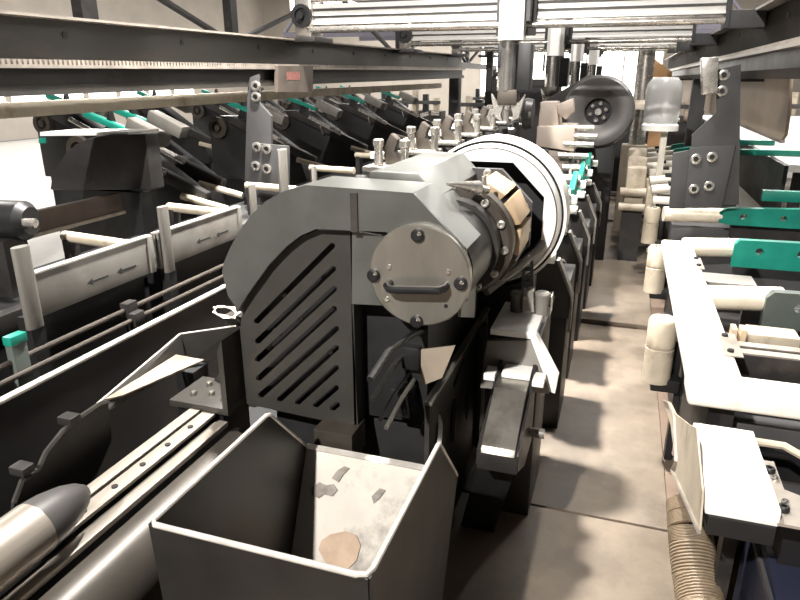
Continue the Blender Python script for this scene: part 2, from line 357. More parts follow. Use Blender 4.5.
# ================================================================== GANTRIES
def gantry(label, Y, zc, sc=1.0, xl=-2.62, xr=0.78, xcol=-0.81, zbot=1.95, end='black'):
    t = thing('gantry_beam', label, 'gantry', (xl, Y, zc - .15), 'overhead gantries')
    mk('beam', 'column_white', t, (a_box, xl + .22, xr - .24, Y - .05, Y + .06, zc - .06, zc + .085, .008),
       (a_box, xl + .22, xr - .24, Y - .065, Y - .05, zc + .055, zc + .085), (a_box, xl + .22, xr - .24, Y - .065, Y - .05, zc - .06, zc - .04))
    mk('slot_strip', 'dark_steel', t, (a_box, xl + .22, xr - .24, Y - .058, Y - .049, zc - .012, zc + .004), (a_box, xl + .22, xr - .24, Y - .062, Y - .049, zc + .038, zc + .05))
    mk('guide_bar', 'silver', t, (a_tube, (xl + .2, Y - .09, zc - .10), (xr - .24, Y - .09, zc - .10), .024))
    mk('guide_bar', 'silver', t, (a_tube, (xl + .2, Y - .075, zc + .115), (xr - .24, Y - .075, zc + .115), .018))
    mk('end_block', 'silver', t, (a_box, xl + .1, xl + .24, Y - .11, Y + .1, zc - .15, zc + .14, .012))
    mk('bearing', 'black_paint', t, (a_lathe, (xl + .17, Y - .11, zc), (0, -1, 0), [(0, .085), (.03, .085), (.03, .055), (.012, .05), (.012, .025), (.05, .025), (.05, 0)], 24))
    mk('foot_plate', 'dark_steel', t, (a_box, xl, xl + .3, Y - .18, Y + .16, zc - .19, zc - .15, .005))
    mk('end_block', 'bracket_grey', t, (a_box, xr - .24, xr - .21, Y - .09, Y + .09, zc - .15, zc + .12, .004), (a_box, xr - .21, xr, Y - .08, Y + .08, zc - .15, zc - .04, .008))
    # lifting column
    c = thing('lifting_column', label.replace('gantry beam', 'lifting column with gripper hanging from the gantry beam'), 'lifting column', (xcol, Y - .15, 1.45), 'lifting columns')
    y0, y1 = Y - .23, Y - .10
    mk('carriage', 'bracket_grey', c, (a_box, xcol - .13, xcol + .15, Y - .10, Y - .068, zc - .17, zc + .16, .006))
    mk('sleeve', 'column_white', c, (a_prism, [(xcol - .085, y0), (xcol - .05, y0 - .03), (xcol + .05, y0 - .03), (xcol + .085, y0), (xcol + .085, y1), (xcol - .085, y1)], 'Z', zbot, 2.75))
    mk('cable_guide', 'bracket_grey', c, (a_box, xcol + .09, xcol + .12, y0 + .02, y1, zbot + .12, 2.75))
    mk('ram', 'chrome', c, (a_tube, (xcol - .02, Y - .17, 1.62), (xcol - .02, Y - .17, zbot), .072, None, 20))
    mk('side_guard', 'black_paint', c, (a_box, xcol - .085, xcol - .06, y0, y1, zbot - .18, zbot - .02, .004), (a_box, xcol + .06, xcol + .15, y0 - .02, y1 + .02, 1.62, zbot - .02, .008))
    mk('gripper_body', 'cast_iron', c, (a_box, xcol - .075, xcol + .07, y0 - .01, y1, 1.52, 1.63, .02))
    for s in (-1, 1):
        mk('gripper_jaw', 'silver', c, (a_prism, [(xcol + s*.02, 1.54), (xcol + s*.08, 1.54), (xcol + s*.12, 1.60), (xcol + s*.11, 1.55), (xcol + s*.085, 1.44), (xcol + s*.03, 1.41), (xcol + s*.045, 1.46)], 'Y', y0, y0 + .06))
    return t
gantry('nearest white gantry beam with two guide bars', 5.05, 2.16, zbot=1.955)
gantry('second white gantry beam from the camera', 7.6, 2.17, xcol=-.77, zbot=1.93)
gantry('third white gantry beam from the camera', 10.0, 2.20, xcol=-.72, zbot=1.93)
gantry('farthest white gantry beam, in front of the back window', 12.4, 2.26, xcol=-.62, zbot=1.93)

# ================================================================== RIGHT HANGING BRACKET
def hang_bracket(name, label, Y, face, low, bl, blk, cat='bracket'):
    pf = xz(face, Y)
    t = thing(name, label, cat, (pf[0][0], Y, min(p[1] for p in xz(low, Y))))
    mk('hanger_plate', 'bracket_grey', t, (a_prism, pf, 'Y', Y, Y + .03, {'b': .003}))
    mk('clamp_plate', 'bracket_grey', t, (a_prism, xz(low, Y - .03), 'Y', Y - .03, Y, {'b': .004}))
    for p in bl:
        q = PY(p[0], p[1], Y - .03 if p[1] > 120 else Y)
        mk('washer_bolt', 'silver', t, (a_lathe, q, (0, -1, 0), [(0, .036), (.012, .036), (.014, .030), (.014, .018), (.004, .017), (.004, 0)], 16))
        mk('bolt_socket', 'black', t, (a_lathe, q, (0, -1, 0), [(.005, .0165), (.007, .0165), (.007, 0)], 12))
    return t
rb = hang_bracket('hanging_bracket', 'dark grey plate bracket with six washers hanging from the right rail', 5.1,
     [(716, 70), (741, 64), (739, 205), (690, 205), (692, 135), (717, 112)], [(690, 148), (736, 144), (722, 208), (684, 208)],
     [(696, 159), (712, 157), (694, 189), (709, 186), (724, 75), (722, 91)], None)
mk('side_plate', 'bracket_grey', rb, (a_prism, xz([(673, 153), (690, 150), (685, 208), (669, 208)], 5.12), 'Y', 5.10, 5.14, {'b': .003}))
mk('side_plate', 'bracket_grey', rb, (a_prism, xz([(724, 146), (737, 144), (736, 206), (721, 208)], 5.14), 'Y', 5.12, 5.16, {'b': .003}))
mk('clamp_block', 'silver', rb, (a_prism, xz([(701, 58), (718, 57), (717, 92), (702, 95)], 5.02), 'Y', 4.98, 5.10, {'b': .006}))
bl_ = hang_bracket('hanging_bracket', 'grey plate bracket with bolts hanging from the left rail', 4.2,
     [(248, 78), (258, 74), (259, 103), (271, 116), (271, 205), (244, 205), (246, 130)], [(252, 143), (288, 146), (288, 196), (250, 196)],
     [(256, 86), (256, 97), (257, 147), (267, 149), (256, 166), (267, 169)], None)

# ================================================================== CENTRAL MACHINE (HOODED SAW HEAD)
HYF = 1.75
mach = thing('saw_machine', 'grey hooded machine with slotted guard and round door in the centre', 'machine', (-.75, 1.8, 0))
AXX, AXZ = -0.515, 1.166
# outer hood: a band that follows the arched outline, front lip and top
arch_out = [(222, 272), (224, 262), (230, 248), (240, 230), (252, 214), (266, 201), (284, 191), (305, 185)]
arch_in = [(316, 229), (300, 236), (286, 247), (268, 266), (246, 297)]
outl = xz(arch_out + [(413, 193), (463, 247), (466, 258), (440, 250), (420, 243), (385, 232)] + arch_in + [(238, 310), (228, 296)], HYF - .03)
mk('hood_front', 'hood_steel', mach, (a_prism, outl, 'Y', HYF - .03, HYF - .018))
top_l = xz(arch_out + [(413, 193), (466, 250)], HYF - .03)
def shell(pts, th):
    c = [(p[0], p[1] - th) for p in pts]; c[-1] = (pts[-1][0] - th, pts[-1][1]); c[0] = (pts[0][0] + th, pts[0][1]); c[1] = (pts[1][0] + th, pts[1][1])
    return pts + c[::-1]
mk('hood_top', 'hood_steel', mach, (a_prism, shell(top_l, .01), 'Y', HYF - .018, HYF + .17))
# the right shoulder side of the hood, a plate down to the bed
mk('hood_side', 'hood_steel', mach, (a_prism, [(HYF - .025, 1.235), (HYF + .17, 1.235), (HYF + .17, .98), (HYF - .025, 1.05)], 'X', -.402, -.392))
mk('seam_rib', 'dark_steel', mach, (a_prism, xz([(350, 193), (357, 193), (358, 232), (351, 232)], HYF - .034), 'Y', HYF - .036, HYF - .03))
# slotted guard panel
pan = xz([(248, 296), (268, 267), (286, 248), (302, 237), (318, 230), (350, 231), (352, 304), (358, 428), (247, 404), (240, 330), (243, 305)], HYF)
slots = []
def slot(a, b, w=3.2):
    (x0, y0), (x1, y1) = a, b; L = math.hypot(x1-x0, y1-y0); ux, uy = (x1-x0)/L, (y1-y0)/L; nx, ny = -uy*w, ux*w
    return xz([(x0+nx, y0+ny), (x1+nx, y1+ny), (x1+ux*2, y1+uy*2), (x1-nx, y1-ny), (x0-nx, y0-ny), (x0-ux*2, y0-uy*2)], HYF)
SL = [((256, 322), (333, 245)), ((257, 342), (334, 268)), ((257, 360), (335, 288)), ((258, 379), (335, 308)), ((260, 396), (337, 328)), ((279, 400), (337, 347)), ((297, 403), (337, 367)), ((315, 406), (337, 387)), ((332, 409), (338, 404))]
for a, b in SL: slots.append(slot(a, b, 2.9))
mk('slotted_guard', 'slot_steel', mach, (a_prism, pan, 'Y', HYF, HYF + .006, slots))
mk('guard_side', 'slot_steel', mach, (a_prism, [(HYF, xz([(352, 304)], HYF)[0][1]), (HYF + .3, 1.04), (HYF + .3, .64), (HYF, xz([(358, 428)], HYF)[0][1])], 'X', -.745, -.737))
mk('inner_body', 'black_paint', mach, (a_box, -1.13, -.76, HYF + .06, HYF + .5, .62, 1.26))
mk('spacer', 'bare_steel', mach, *[(a_tube, PY(px, py, HYF + .055), PY(px, py, HYF + .03), .008) for px, py in ((285, 296), (318, 272), (275, 330), (330, 352), (300, 318), (330, 302), (268, 345))])
mk('under_body', 'black', mach, (a_box, -.735, -.52, HYF + .08, 2.6, .62, 1.02))
mk('foot_block', 'cast_iron', mach, (a_box, -.86, -.725, 1.68, 1.80, .52, .622, .004))
# door backing and drum
mk('door_backing', 'hood_steel', mach, (a_prism, xz([(352, 231), (466, 250), (468, 300), (440, 322), (395, 306), (352, 304)], HYF - .004), 'Y', HYF - .004, HYF + .01))
dc = PY(418.5, 276.5, HYF - .05)
door = mk('round_door', 'bare_steel', mach, (a_lathe, dc, (0, 1, 0), [(0, 0.0), (0, .146), (.004, .150), (.03, .150), (.03, .0)], 64))
bolts(door, [PY(418, 235, HYF - .05), PY(374, 275, HYF - .05), PY(461, 283, HYF - .05), PY(417, 321, HYF - .05)], (0, -1, 0), .019, .014, 'black_paint', 'door_knob', False)
for px, py in ((419, 234), (375, 274), (461.5, 283), (418, 320)): mk('knob_screw', 'chrome', door, (a_lathe, PY(px, py, HYF - .066), (0, -1, 0), [(0, .007), (.004, .005), (.005, 0)], 10))
bolts(door, [PY(389, 267, HYF - .05), PY(387, 299, HYF - .05), PY(448, 272, HYF - .05)], (0, -1, 0), .008, .006, 'chrome', 'rivet', False)
mk('stud_hole', 'black', door, (a_lathe, PY(446, 306, HYF - .051), (0, -1, 0), [(0, .006), (.002, .006), (.002, 0)], 10))
hl, hr = PY(390, 283, HYF - .05), PY(446, 286, HYF - .05); o = Vector((0, -.045, 0))
mk('door_handle', 'black_paint', door, (a_path, [hl, hl + o*.6, hl + o*.95 + Vector((.012, 0, -.004)), hl + o + Vector((.03, 0, -.004)), hr + o + Vector((-.03, 0, -.002)), hr + o*.95 + Vector((-.012, 0, -.002)), hr + o*.6, hr], .0115, 10))
# drum and gear housing on the spindle axis
mk('drum', 'dark_steel', mach, (a_lathe, (AXX, HYF + .02, AXZ), (0, 1, 0), [(0, 0), (0, .145), (.30, .145), (.30, .16), (.85, .16), (.85, 0)], 40))
# rear box hood with chamfered shoulder
A = xz([(369, 182), (369, 172), (378, 171), (417, 173), (438, 197), (436, 207)], 1.94)
mk('rear_hood', 'hood_steel', mach, (a_prism, A, 'Y', 1.94, 2.56, {'b': .004}))
mk('rear_hood_front', 'hood_steel', mach, (a_prism, xz([(417, 175), (438, 197), (462, 225), (462, 240), (430, 225)], 1.945), 'Y', 1.945, 2.09, {'b': .003}))
mk('hood_flap', 'hood_steel', mach, (a_prism, xz([(425, 187), (430, 187), (474, 236), (470, 240)], 1.96), 'Y', 1.96, 2.2))
# tan side housing with facets round the axis
for i in range(5):
    a0 = math.radians(72 - i*31); a1 = math.radians(72 - (i+1)*31 + 5)
    q = [(AXX + r*math.cos(a), AXZ + r*math.sin(a)) for r, a in ((.155, a0), (.215, a0), (.215, a1), (.155, a1))]
    mk('gear_cover', 'tan_plate' if i in (0, 1, 2) else 'cast_iron', mach, (a_prism, q, 'Y', 2.24, 2.49, {'b': .006}))
mk('bearing_ring', 'cast_iron', mach, (a_lathe, (AXX, 2.14, AXZ), (0, 1, 0), [(0, .14), (0, .185), (.012, .197), (.07, .197), (.08, .185), (.08, .14)], 40))
mk('oil_nozzle', 'silver', mach, (a_tube, PY(447, 184, 1.985), PY(478, 188, 2.09), .004, .024, 14), (a_tube, PY(478, 188, 2.09), PY(487, 190, 2.13), .014, .014, 10), (a_tube, PY(484, 176, 2.13), PY(485, 196, 2.13), .008, .008, 8))
bolts(mach, [(AXX + .172*math.cos(math.radians(a)), 2.14, AXZ + .172*math.sin(math.radians(a))) for a in (55, 25, -5, -35, -60)], (0, -1, 0), .014, .015, 'bolt')
oct_o = [(AXX + .30*math.cos(math.radians(22.5 + 45*i)), AXZ + .30*math.sin(math.radians(22.5 + 45*i))) for i in range(8)]
mk('octagon_plate', 'bracket_grey', mach, (a_prism, [(AXX + (u-AXX)*.75, AXZ + (v-AXZ)*.75) for u, v in oct_o], 'Y', 2.50, 2.53, [circ(AXX, AXZ, .15)]))
bolts(mach, [(AXX + .195*math.cos(math.radians(a)), 2.50, AXZ + .195*math.sin(math.radians(a))) for a in (80, 50, 22, -5, -32)], (0, -1, 0), .016, .02, 'bolt')

# white chuck guard ring
ring = thing('guard_ring', 'white round guard ring with octagonal opening behind the machine', 'guard', (AXX, 2.75, .6))
RX, RZ, RR = -.505, 1.155, .318
oc = [(RX + .245*math.cos(math.radians(22.5 + 45*i)), RZ + .245*math.sin(math.radians(22.5 + 45*i))) for i in range(8)]
mk('ring_face', 'white_paint', ring, (a_prism, circ(RX, RZ, .285, 64), 'Y', 2.66, 2.675, [oc]))
def a_ringwall(bm, c, r0, r1, y0, y1, n=64): a_lathe(bm, (c[0], y0, c[1]), (0, 1, 0), [(0, r0), (0, r1), (y1 - y0, r1), (y1 - y0, r0), (0, r0)], n)
mk('ring_shell', 'white_paint', ring, (a_lathe, (RX, 2.66, RZ), (0, 1, 0), [(0, .28), (0, .285), (.012, .291), (.04, .298), (.045, .292), (.02, .284), (0, .28)], 64), (a_ringwall, (RX, RZ), RR - .011, RR, 2.700, 2.88))
mk('ring_seam', 'black', ring, (a_ringwall, (RX, RZ), RR - .030, RR - .010, 2.715, 2.735))
mk('octagon_sleeve', 'black', ring, (a_prism, [(RX + (u-RX)*1.04, RZ + (v-RZ)*1.04) for u, v in oc], 'Y', 2.68, 2.84, [oc]), (a_prism, oc, 'Y', 2.84, 2.85))
mk('ring_foot', 'dark_steel', ring, (a_box, RX - .22, RX + .2, 2.7, 2.84, .55, RZ - RR + .06, .01))
mk('curved_stay', 'post_grey', ring, (a_path, [PY(556, 185, 2.84), PY(557, 205, 2.8), PY(551, 230, 2.72), PY(538, 250, 2.64), PY(520, 266, 2.54), PY(500, 281, 2.42), PY(486, 292, 2.34)], .017, 8))

# machine bed
bed = thing('machine_bed', 'dark machine bed with holes below the hooded machine', 'machine bed', (-.8, 3.0, 0))
mk('bed_frame', 'black', bed, (a_box, -1.1, -.50, 1.86, 2.66, .02, .60, .01), (a_box, -1.05, -.46, 2.86, 9.5, .02, .62, .01))
sp = yz([(388, 345), (405, 322), (470, 330), (478, 345), (478, 430), (462, 470), (392, 440)], -.47)
sp = [(1.70, .30), (1.70, .76), (2.62, .76), (2.62, .2), (2.1, .2)]
def ell(y, z, a, b): return [(y + a*math.cos(i*.5236), z + b*math.sin(i*.5236)) for i in range(12)]
mk('bed_side', 'slot_steel', bed, (a_prism, sp, 'X', -.49, -.475, [ell(1.82, .60, .05, .08), ell(2.02, .54, .05, .09), ell(2.24, .50, .04, .07), [(2.0, .70), (2.16, .73), (2.17, .70), (2.01, .67)], [(2.3, .68), (2.42, .71), (2.43, .68), (2.31, .65)]]))
mk('lit_side_edge', 'bare_steel', bed, (a_box, -.493, -.468, 1.70, 2.62, .76, .772, .002))  # bright strip stands in for light on the plate's top edge
mk('stiffener', 'slot_steel', bed, (a_prism, [(2.42, .2), (2.47, .2), (2.47, .755), (2.42, .755)], 'X', -.474, -.455))
mk('gusset', 'bright_sheet', bed, (a_prism, xz([(421, 350), (455, 346), (442, 378), (421, 386)], 1.70), 'Y', 1.70, 1.708))
for k_, (r_, m_, pts) in enumerate(((.009, 'dark_steel', ((372, 400), (392, 368), (412, 345), (436, 330))), (.006, 'black_paint', ((380, 420), (396, 392), (410, 372), (428, 352))), (.007, 'bare_steel', ((386, 428), (402, 398), (414, 380))), (.010, 'black_paint', ((370, 380), (388, 352), (412, 335), (440, 322))))):
    mk('cable', m_, bed, (a_path, [PX(x, y, -.60 + .02*k_) for x, y in pts], r_, 8))
mk('valve', 'black_paint', bed, (a_box, -.62, -.55, 1.74, 1.80, .68, .78, .01)); mk('valve', 'black_paint', bed, (a_box, -.60, -.54, 1.80, 1.88, .82, .90, .01))

# ================================================================== SCRAP BIN IN FRONT
bx0, bx1, by0, by1, bz = -.875, -.375, .93, 1.437, .8
bn = thing('scrap_bin', 'open dark steel scrap bin with a bright sloping back plate', 'bin', (-.625, 1.2, .1))
side = [(by0, bz), (by1, bz), (1.655, .568), (1.48, .18), (by0 + .03, .18)]
mk('bin_side', 'bin_steel', bn, (a_prism, side, 'X', bx0 - .004, bx0 + .004)); mk('bin_side', 'bin_steel', bn, (a_prism, side, 'X', bx1 - .004, bx1 + .004))
mk('bin_front', 'bin_steel', bn, (a_prism, [(by0 - .004, bz), (by0 + .004, bz), (by0 + .034, .18), (by0 + .026, .18)], 'X', bx0, bx1))
mk('bin_back', 'bin_steel_lit', bn, (a_prism, [(1.645, .565), (1.653, .568), (1.478, .18), (1.47, .18)], 'X', bx0 + .003, bx1 - .003))
mk('bin_floor', 'bin_steel', bn, (a_box, bx0, bx1, by0 + .03, 1.48, .17, .18))
mk('bin_rim', 'lit_rim_steel', bn, (a_path, [(bx0, 1.655, .568), (bx0, by1 + .005, bz - .004), (bx0, by1 - .01, bz + .002), (bx0, by0 + .012, bz + .002), (bx0 + .012, by0, bz + .002), (bx1 - .025, by0, bz + .002), (bx1 - .006, by0 + .006, bz + .002), (bx1, by0 + .025, bz + .002), (bx1, by1 - .01, bz + .002), (bx1, by1 + .005, bz - .004), (bx1, 1.655, .568)], .0065, 8))
mk('bin_lip', 'lit_rim_steel', bn, (a_prism, [(1.64, .572), (1.662, .578), (1.664, .572), (1.65, .56)], 'X', bx0, bx1))
nd = Vector((0, -.385, .175)).normalized()
P0 = Vector((0, 1.645, .565))
def PPL(x, y): v = ray(x, y); return CAM + v*((P0 - CAM).dot(nd)/v.dot(nd)) + nd*.003
mk('rust_stain', 'rust_patch', bn, (a_quad, [PPL(*p) for p in ((319, 549), (322, 540), (331, 534), (345, 531), (357, 535), (361, 545), (357, 560), (345, 572), (328, 566))], .002))
for pts in (((312, 487), (320, 482), (326, 485), (334, 484), (338, 490), (333, 496), (324, 494), (319, 498), (312, 494)), ((332, 478), (338, 470), (345, 466), (350, 468), (344, 474), (339, 482)), ((372, 496), (380, 488), (386, 490), (380, 498), (374, 503))):
    mk('grease_mark', 'grease', bn, (a_quad, [PPL(*p) for p in pts], .002))
mk('bin_leg', 'dark_steel', bn, *[(a_box, x - .02, x + .02, y - .02, y + .02, 0, .18) for x in (bx0 + .06, bx1 - .06) for y in (by0 + .1, 1.42)])

# ================================================================== SUPPORT UNIT AND CHUTE BESIDE THE MACHINE
su = thing('roller_support', 'white support box with two round posts beside the machine', 'support unit', (-.28, 2.3, 0))
mk('box_top', 'white_paint', su, (a_prism, [(2.2, .815), (2.52, .815), (2.52, .84), (2.2, .84)], 'X', -.39, -.225, {'b': .004}))
mk('box_front', 'panel_grey', su, (a_prism, xz([(487, 341), (533, 341), (549, 382), (549, 394), (480, 388)], 2.19), 'Y', 2.19, 2.22, {'b': .003}))
mk('box_cheek', 'white_paint', su, (a_prism, xz([(530, 338), (536, 336), (558, 378), (555, 394), (550, 392)], 2.17), 'Y', 2.17, 2.22, {'b': .003}))
mk('box_body', 'dark_steel', su, (a_box, -.38, -.21, 2.25, 2.6, .02, .81, .01))
for px in (515.5, 540): 
    q = PY(px, 330, 2.42); tp = PY(px, 293, 2.42)
    mk('post', 'post_grey', su, (a_lathe, (q.x, 2.42, .83), (0, 0, 1), [(0, .026), (tp.z - .83 - .012, .026), (tp.z - .83 - .01, .03), (tp.z - .83, .03), (tp.z - .83 + .006, .024), (tp.z - .83 + .006, 0)], 18))
mk('perforated_bar', 'bracket_grey', su, (a_prism, xz([(522, 258), (533, 258), (534, 306), (521, 306)], 2.6), 'Y', 2.6, 2.61, [xz([(525 + s*1.0, y), (530 + s, y), (530 + s, y + 4), (525 + s, y + 4)], 2.6) for s, y in ((0, 263), (0, 271), (0, 279), (0, 287), (0, 296))]))
mk('clamp_block', 'silver', su, (a_prism, xz([(522, 292), (533, 290), (534, 312), (522, 312)], 2.38), 'Y', 2.38, 2.44, {'b': .004}))
mk('side_label', 'white_paint', su, (a_box, -.209, -.207, 2.62 - .1, 2.62 - .03, .80, .88))
ch = thing('discharge_chute', 'steel chute arm sloping down from the white support box', 'chute', (-.28, 2.0, 0))
pA, pB = PY(505, 373, 2.14), PY(497, 452, 1.82)
mk('chute_top', 'bare_steel', ch, (a_prism, [(2.15, pA.z), (2.02, pA.z - .002), (1.83, pB.z + .01), (1.815, pB.z - .01), (1.83, pB.z - .012), (2.02, pA.z - .03), (2.15, pA.z - .03)], 'X', -.335, -.225, {'b': .003}))
mk('chute_side', 'dark_steel', ch, (a_prism, [(2.18, pA.z + .03), (1.82, pB.z - .005), (1.82, pB.z - .06), (2.0, .42), (2.18, .42)], 'X', -.225, -.212), (a_prism, [(2.18, pA.z + .03), (1.82, pB.z - .005), (1.82, pB.z - .06), (2.18, .56)], 'X', -.348, -.335))
mk('chute_end', 'dark_steel', ch, (a_box, -.345, -.215, 1.815, 1.835, pB.z - .07, pB.z - .012, .003))
mk('white_pad', 'white_paint', ch, (a_box, -.325, -.225, 2.10, 2.19, pA.z, pA.z + .018, .004), (a_box, -.385, -.345, 2.08, 2.16, pA.z - .01, pA.z + .012, .003), (a_box, -.215, -.175, 2.08, 2.16, pA.z - .01, pA.z + .012, .003))
mk('chute_leg', 'black_paint', ch, (a_prism, [(-.46, 2.12), (-.33, 2.12), (-.33, 2.28), (-.46, 2.28)], 'Z', .0, .50, {'sh': (.11, -.22)}), (a_lathe, (-.40, 2.20, 0), (0, 0, 1), [(0, 0), (0, .11), (.03, .11), (.03, 0)], 24))
mk('side_bolt', 'post_grey', ch, (a_tube, (-.215, 2.1, .50), (-.16, 2.1, .50), .018))

# ================================================================== REPEATED SUPPORTS ALONG THE AISLE
def support(Y, label, X=-.16):
    t = thing('pipe_support', label, 'support unit', (X - .12, Y, 0), 'pipe supports along the aisle')
    mk('front_plate', 'dark_steel', t, (a_prism, [(X - .17, .62), (X - .17, .90), (X - .07, .90), (X, .74), (X, .62)], 'Y', Y, Y + .03, {'b': .003}))
    mk('edge_strip', 'post_grey', t, (a_prism, [(X - .075, .905), (X - .062, .905), (X + .012, .74), (X + .012, .56), (X, .56), (X, .735)], 'Y', Y - .02, Y + .05))
    mk('base_block', 'black_paint', t, (a_box, X - .2, X - .01, Y + .03, Y + .42, .0, .78, .01))
    mk('arm', 'green', t, (a_box, X - .15, X - .115, Y + .05, Y + .36, .80, 1.08, .005, Matrix.Rotation(.25, 3, 'X')))
    mk('pad', 'white_paint', t, (a_box, X - .155, X - .085, Y - .01, Y + .05, .885, .93, .005), (a_box, X - .12, X - .06, Y + .30, Y + .36, 1.0, 1.05, .01))
    mk('roller', 'silver', t, (a_tube, (X - .28, Y + .3, 1.06), (X - .10, Y + .3, 1.06), .035, None, 14))
    mk('link', 'silver', t, (a_tube, (X - .2, Y + .12, .9), (X - .22, Y + .25, 1.05), .012, None, 8), (a_tube, (X - .1, Y + .0, .72), (X - .1, Y - .03, .72), .03, None, 12))
    return t
s0 = support(3.0, 'dark pipe support with green arm, nearest behind the guard ring')
for i, lb in enumerate(['dark pipe support with green arm, second behind the guard ring', 'dark pipe support with green arm, third behind the guard ring', 'dark pipe support with green arm, fourth behind the guard ring',
                        'dark pipe support with green arm, last before the big disc']):
    dup(s0, (0.0 + .012*i, .62*(i+1), 0), lb)

# beige machine behind the guard ring
bg = thing('clamp_machine', 'beige block-shaped clamp machine left of the big disc', 'machine', (-.55, 5.2, .6))
mk('upper_block', 'beige_cast', bg, (a_prism, xz([(540, 102), (556, 102), (559, 128), (538, 128)], 5.2), 'Y', 5.2, 5.5, {'b': .01}))
mk('lower_block', 'beige_cast', bg, (a_prism, xz([(537, 126), (575, 126), (574, 152), (536, 146)], 5.15), 'Y', 5.15, 5.55, {'b': .01}))
mk('flange_disc', 'disc_grey', bg, (a_lathe, PY(533, 114, 5.3), (-1, 0, 0), [(0, 0), (0, .11), (.05, .12), (.07, .11), (.07, 0)], 24))
mk('side_arm', 'beige_cast', bg, (a_prism, xz([(556, 105), (573, 98), (574, 112), (566, 120), (558, 114)], 5.25), 'Y', 5.25, 5.35, {'b': .01}))
mk('neck', 'beige_cast', bg, (a_prism, xz([(548, 150), (570, 152), (569, 175), (550, 172)], 5.2), 'Y', 5.2, 5.4, {'b': .008}))
mk('base', 'dark_steel', bg, (a_box, -.68, -.36, 5.2, 5.6, .622, 1.15, .01))
for i, (px, py) in enumerate([(583, 128), (586, 136), (583, 144), (578, 155)]):
    q = PY(px, py, 5.2)
    mk('feed_roller', 'silver', bg, (a_tube, (q.x - .14, 5.2 - .02*i, q.z), (q.x + .08, 5.2 - .02*i, q.z), .022, None, 12))

# big disc
dq = PY(598, 112, 6.4)
dk = thing('drum_disc', 'big grey disc with a dark hole and spokes above the aisle end', 'disc', (dq.x, 6.4, .6))
mk('disc_body', 'disc_grey', dk, (a_lathe, dq, (0, 1, 0), [(0, .12), (-.02, .15), (-.05, .24), (-.04, .295), (.0, .32), (.13, .32), (.15, .28), (.15, .12), (0, .12)], 48))
mk('hub_well', 'black', dk, (a_lathe, dq + Vector((0, .07, 0)), (0, 1, 0), [(0, 0), (0, .13), (.05, .13), (.05, 0)], 32))
for i in range(6):
    a = i*math.pi/3 + .3
    mk('spoke_bolt', 'chrome', dk, (a_lathe, dq + Vector((.075*math.cos(a), .07, .075*math.sin(a))), (0, -1, 0), [(0, .022), (.03, .022), (.04, .012), (.04, 0)], 10))
mk('hub', 'chrome', dk, (a_lathe, dq + Vector((0, .07, 0)), (0, -1, 0), [(0, .03), (.05, .03), (.05, 0)], 14))
mk('shoulder', 'disc_grey', dk, (a_prism, [(dq.x - .55, dq.z + .06), (dq.x - .12, dq.z + .32), (dq.x + .05, dq.z + .3), (dq.x, dq.z - .2), (dq.x - .45, dq.z - .2)], 'Y', 6.56, 6.7, {'b': .01}))
mk('stand', 'black_paint', dk, (a_box, dq.x - .2, dq.x + .18, 6.42, 6.62, 0.0, dq.z - .2, .02))
mk('side_lug', 'disc_grey', dk, (a_prism, xz([(626, 104), (632, 106), (632, 117), (625, 120)], 6.42), 'Y', 6.42, 6.55, {'b': .01}))

# posts and guards at the far end of the aisle
cp = PY(641, 105, 8.0)
t = thing('steel_post', 'shiny upright pipe right of the big disc', 'post', (cp.x, 8.0, 1.0))
mk('pipe', 'silver', t, (a_tube, (cp.x, 8.0, 1.0), (cp.x, 8.0, 2.0), .09, None, 24)); mk('collar', 'cream_roll', t, (a_lathe, (cp.x, 8.0, 1.38), (0, 0, 1), [(0, .09), (0, .13), (.06, .13), (.1, .10), (.1, .09)], 24)); mk('pedestal', 'cream_bollard', t, (a_box, cp.x - .16, cp.x + .12, 7.88, 8.12, 0, 1.0, .02))
q = PY(660, 126, 7.0)
t = thing('plastic_hopper', 'translucent whitish plastic hopper at the end of the right tables', 'hopper', (q.x, 7.0, 1.25))
mk('hopper_shell', 'clear_plastic', t, (a_lathe, (q.x, 7.0, q.z + .03), (0, 0, 1), [(0, .15), (.02, .16), (.30, .165), (.37, .15), (.42, .11), (.42, 0)], 28))
mk('hopper_base', 'white_paint', t, (a_lathe, (q.x, 7.0, q.z - .04), (0, 0, 1), [(0, 0), (0, .17), (.05, .17), (.07, .15), (.07, 0)], 28)); mk('hopper_stand', 'white_frame', t, (a_box, q.x + .02, q.x + .08, 7.02, 7.08, 0, q.z - .04, .006))
q = PY(662, 75, 12.0)
tag(mk('cardboard_panel', 'orange', None, (a_prism, xz([(650, 55), (672, 72), (671, 92), (648, 92)], 12.0), 'Y', 12.0, 12.05), (a_box, q.x - .1, q.x + .1, 12.0, 12.05, 0, 1.5)), 'orange brown panel behind the plastic hopper', 'panel')
t = thing('control_cabinet', 'dark machine cabinet closing the far end of the aisle', 'cabinet', (-.1, 10.6, 0))
mk('cabinet_body', 'black_paint', t, (a_box, -.75, .16, 10.4, 11.2, 0, 1.25, .02)); mk('cabinet_foot', 'bare_steel', t, (a_box, -.5, .3, 9.9, 10.0, .1, .15, .02)); mk('valve_row', 'dark_steel', t, *[(a_box, -.6 + i*.12, -.52 + i*.12, 10.3, 10.4, 1.1, 1.4, .01) for i in range(6)])
t = thing('valve_block', 'cream cast valve block at the right edge of the aisle', 'valve block', (.1, 6.6, 0))
for i in range(3): mk('valve_body', 'cream_bollard', t, (a_box, .06, .24, 6.5 + .25*i, 6.7 + .25*i, .55, .92 + .06*i, .03))
mk('valve_pipe', 'cream_bollard', t, (a_tube, (.02, 6.45, .7), (.26, 6.45, .7), .04), (a_tube, (.02, 6.45, .56), (.26, 6.45, .56), .04)); mk('valve_stand', 'dark_steel', t, (a_box, .06, .24, 6.5, 7.2, 0, .56))

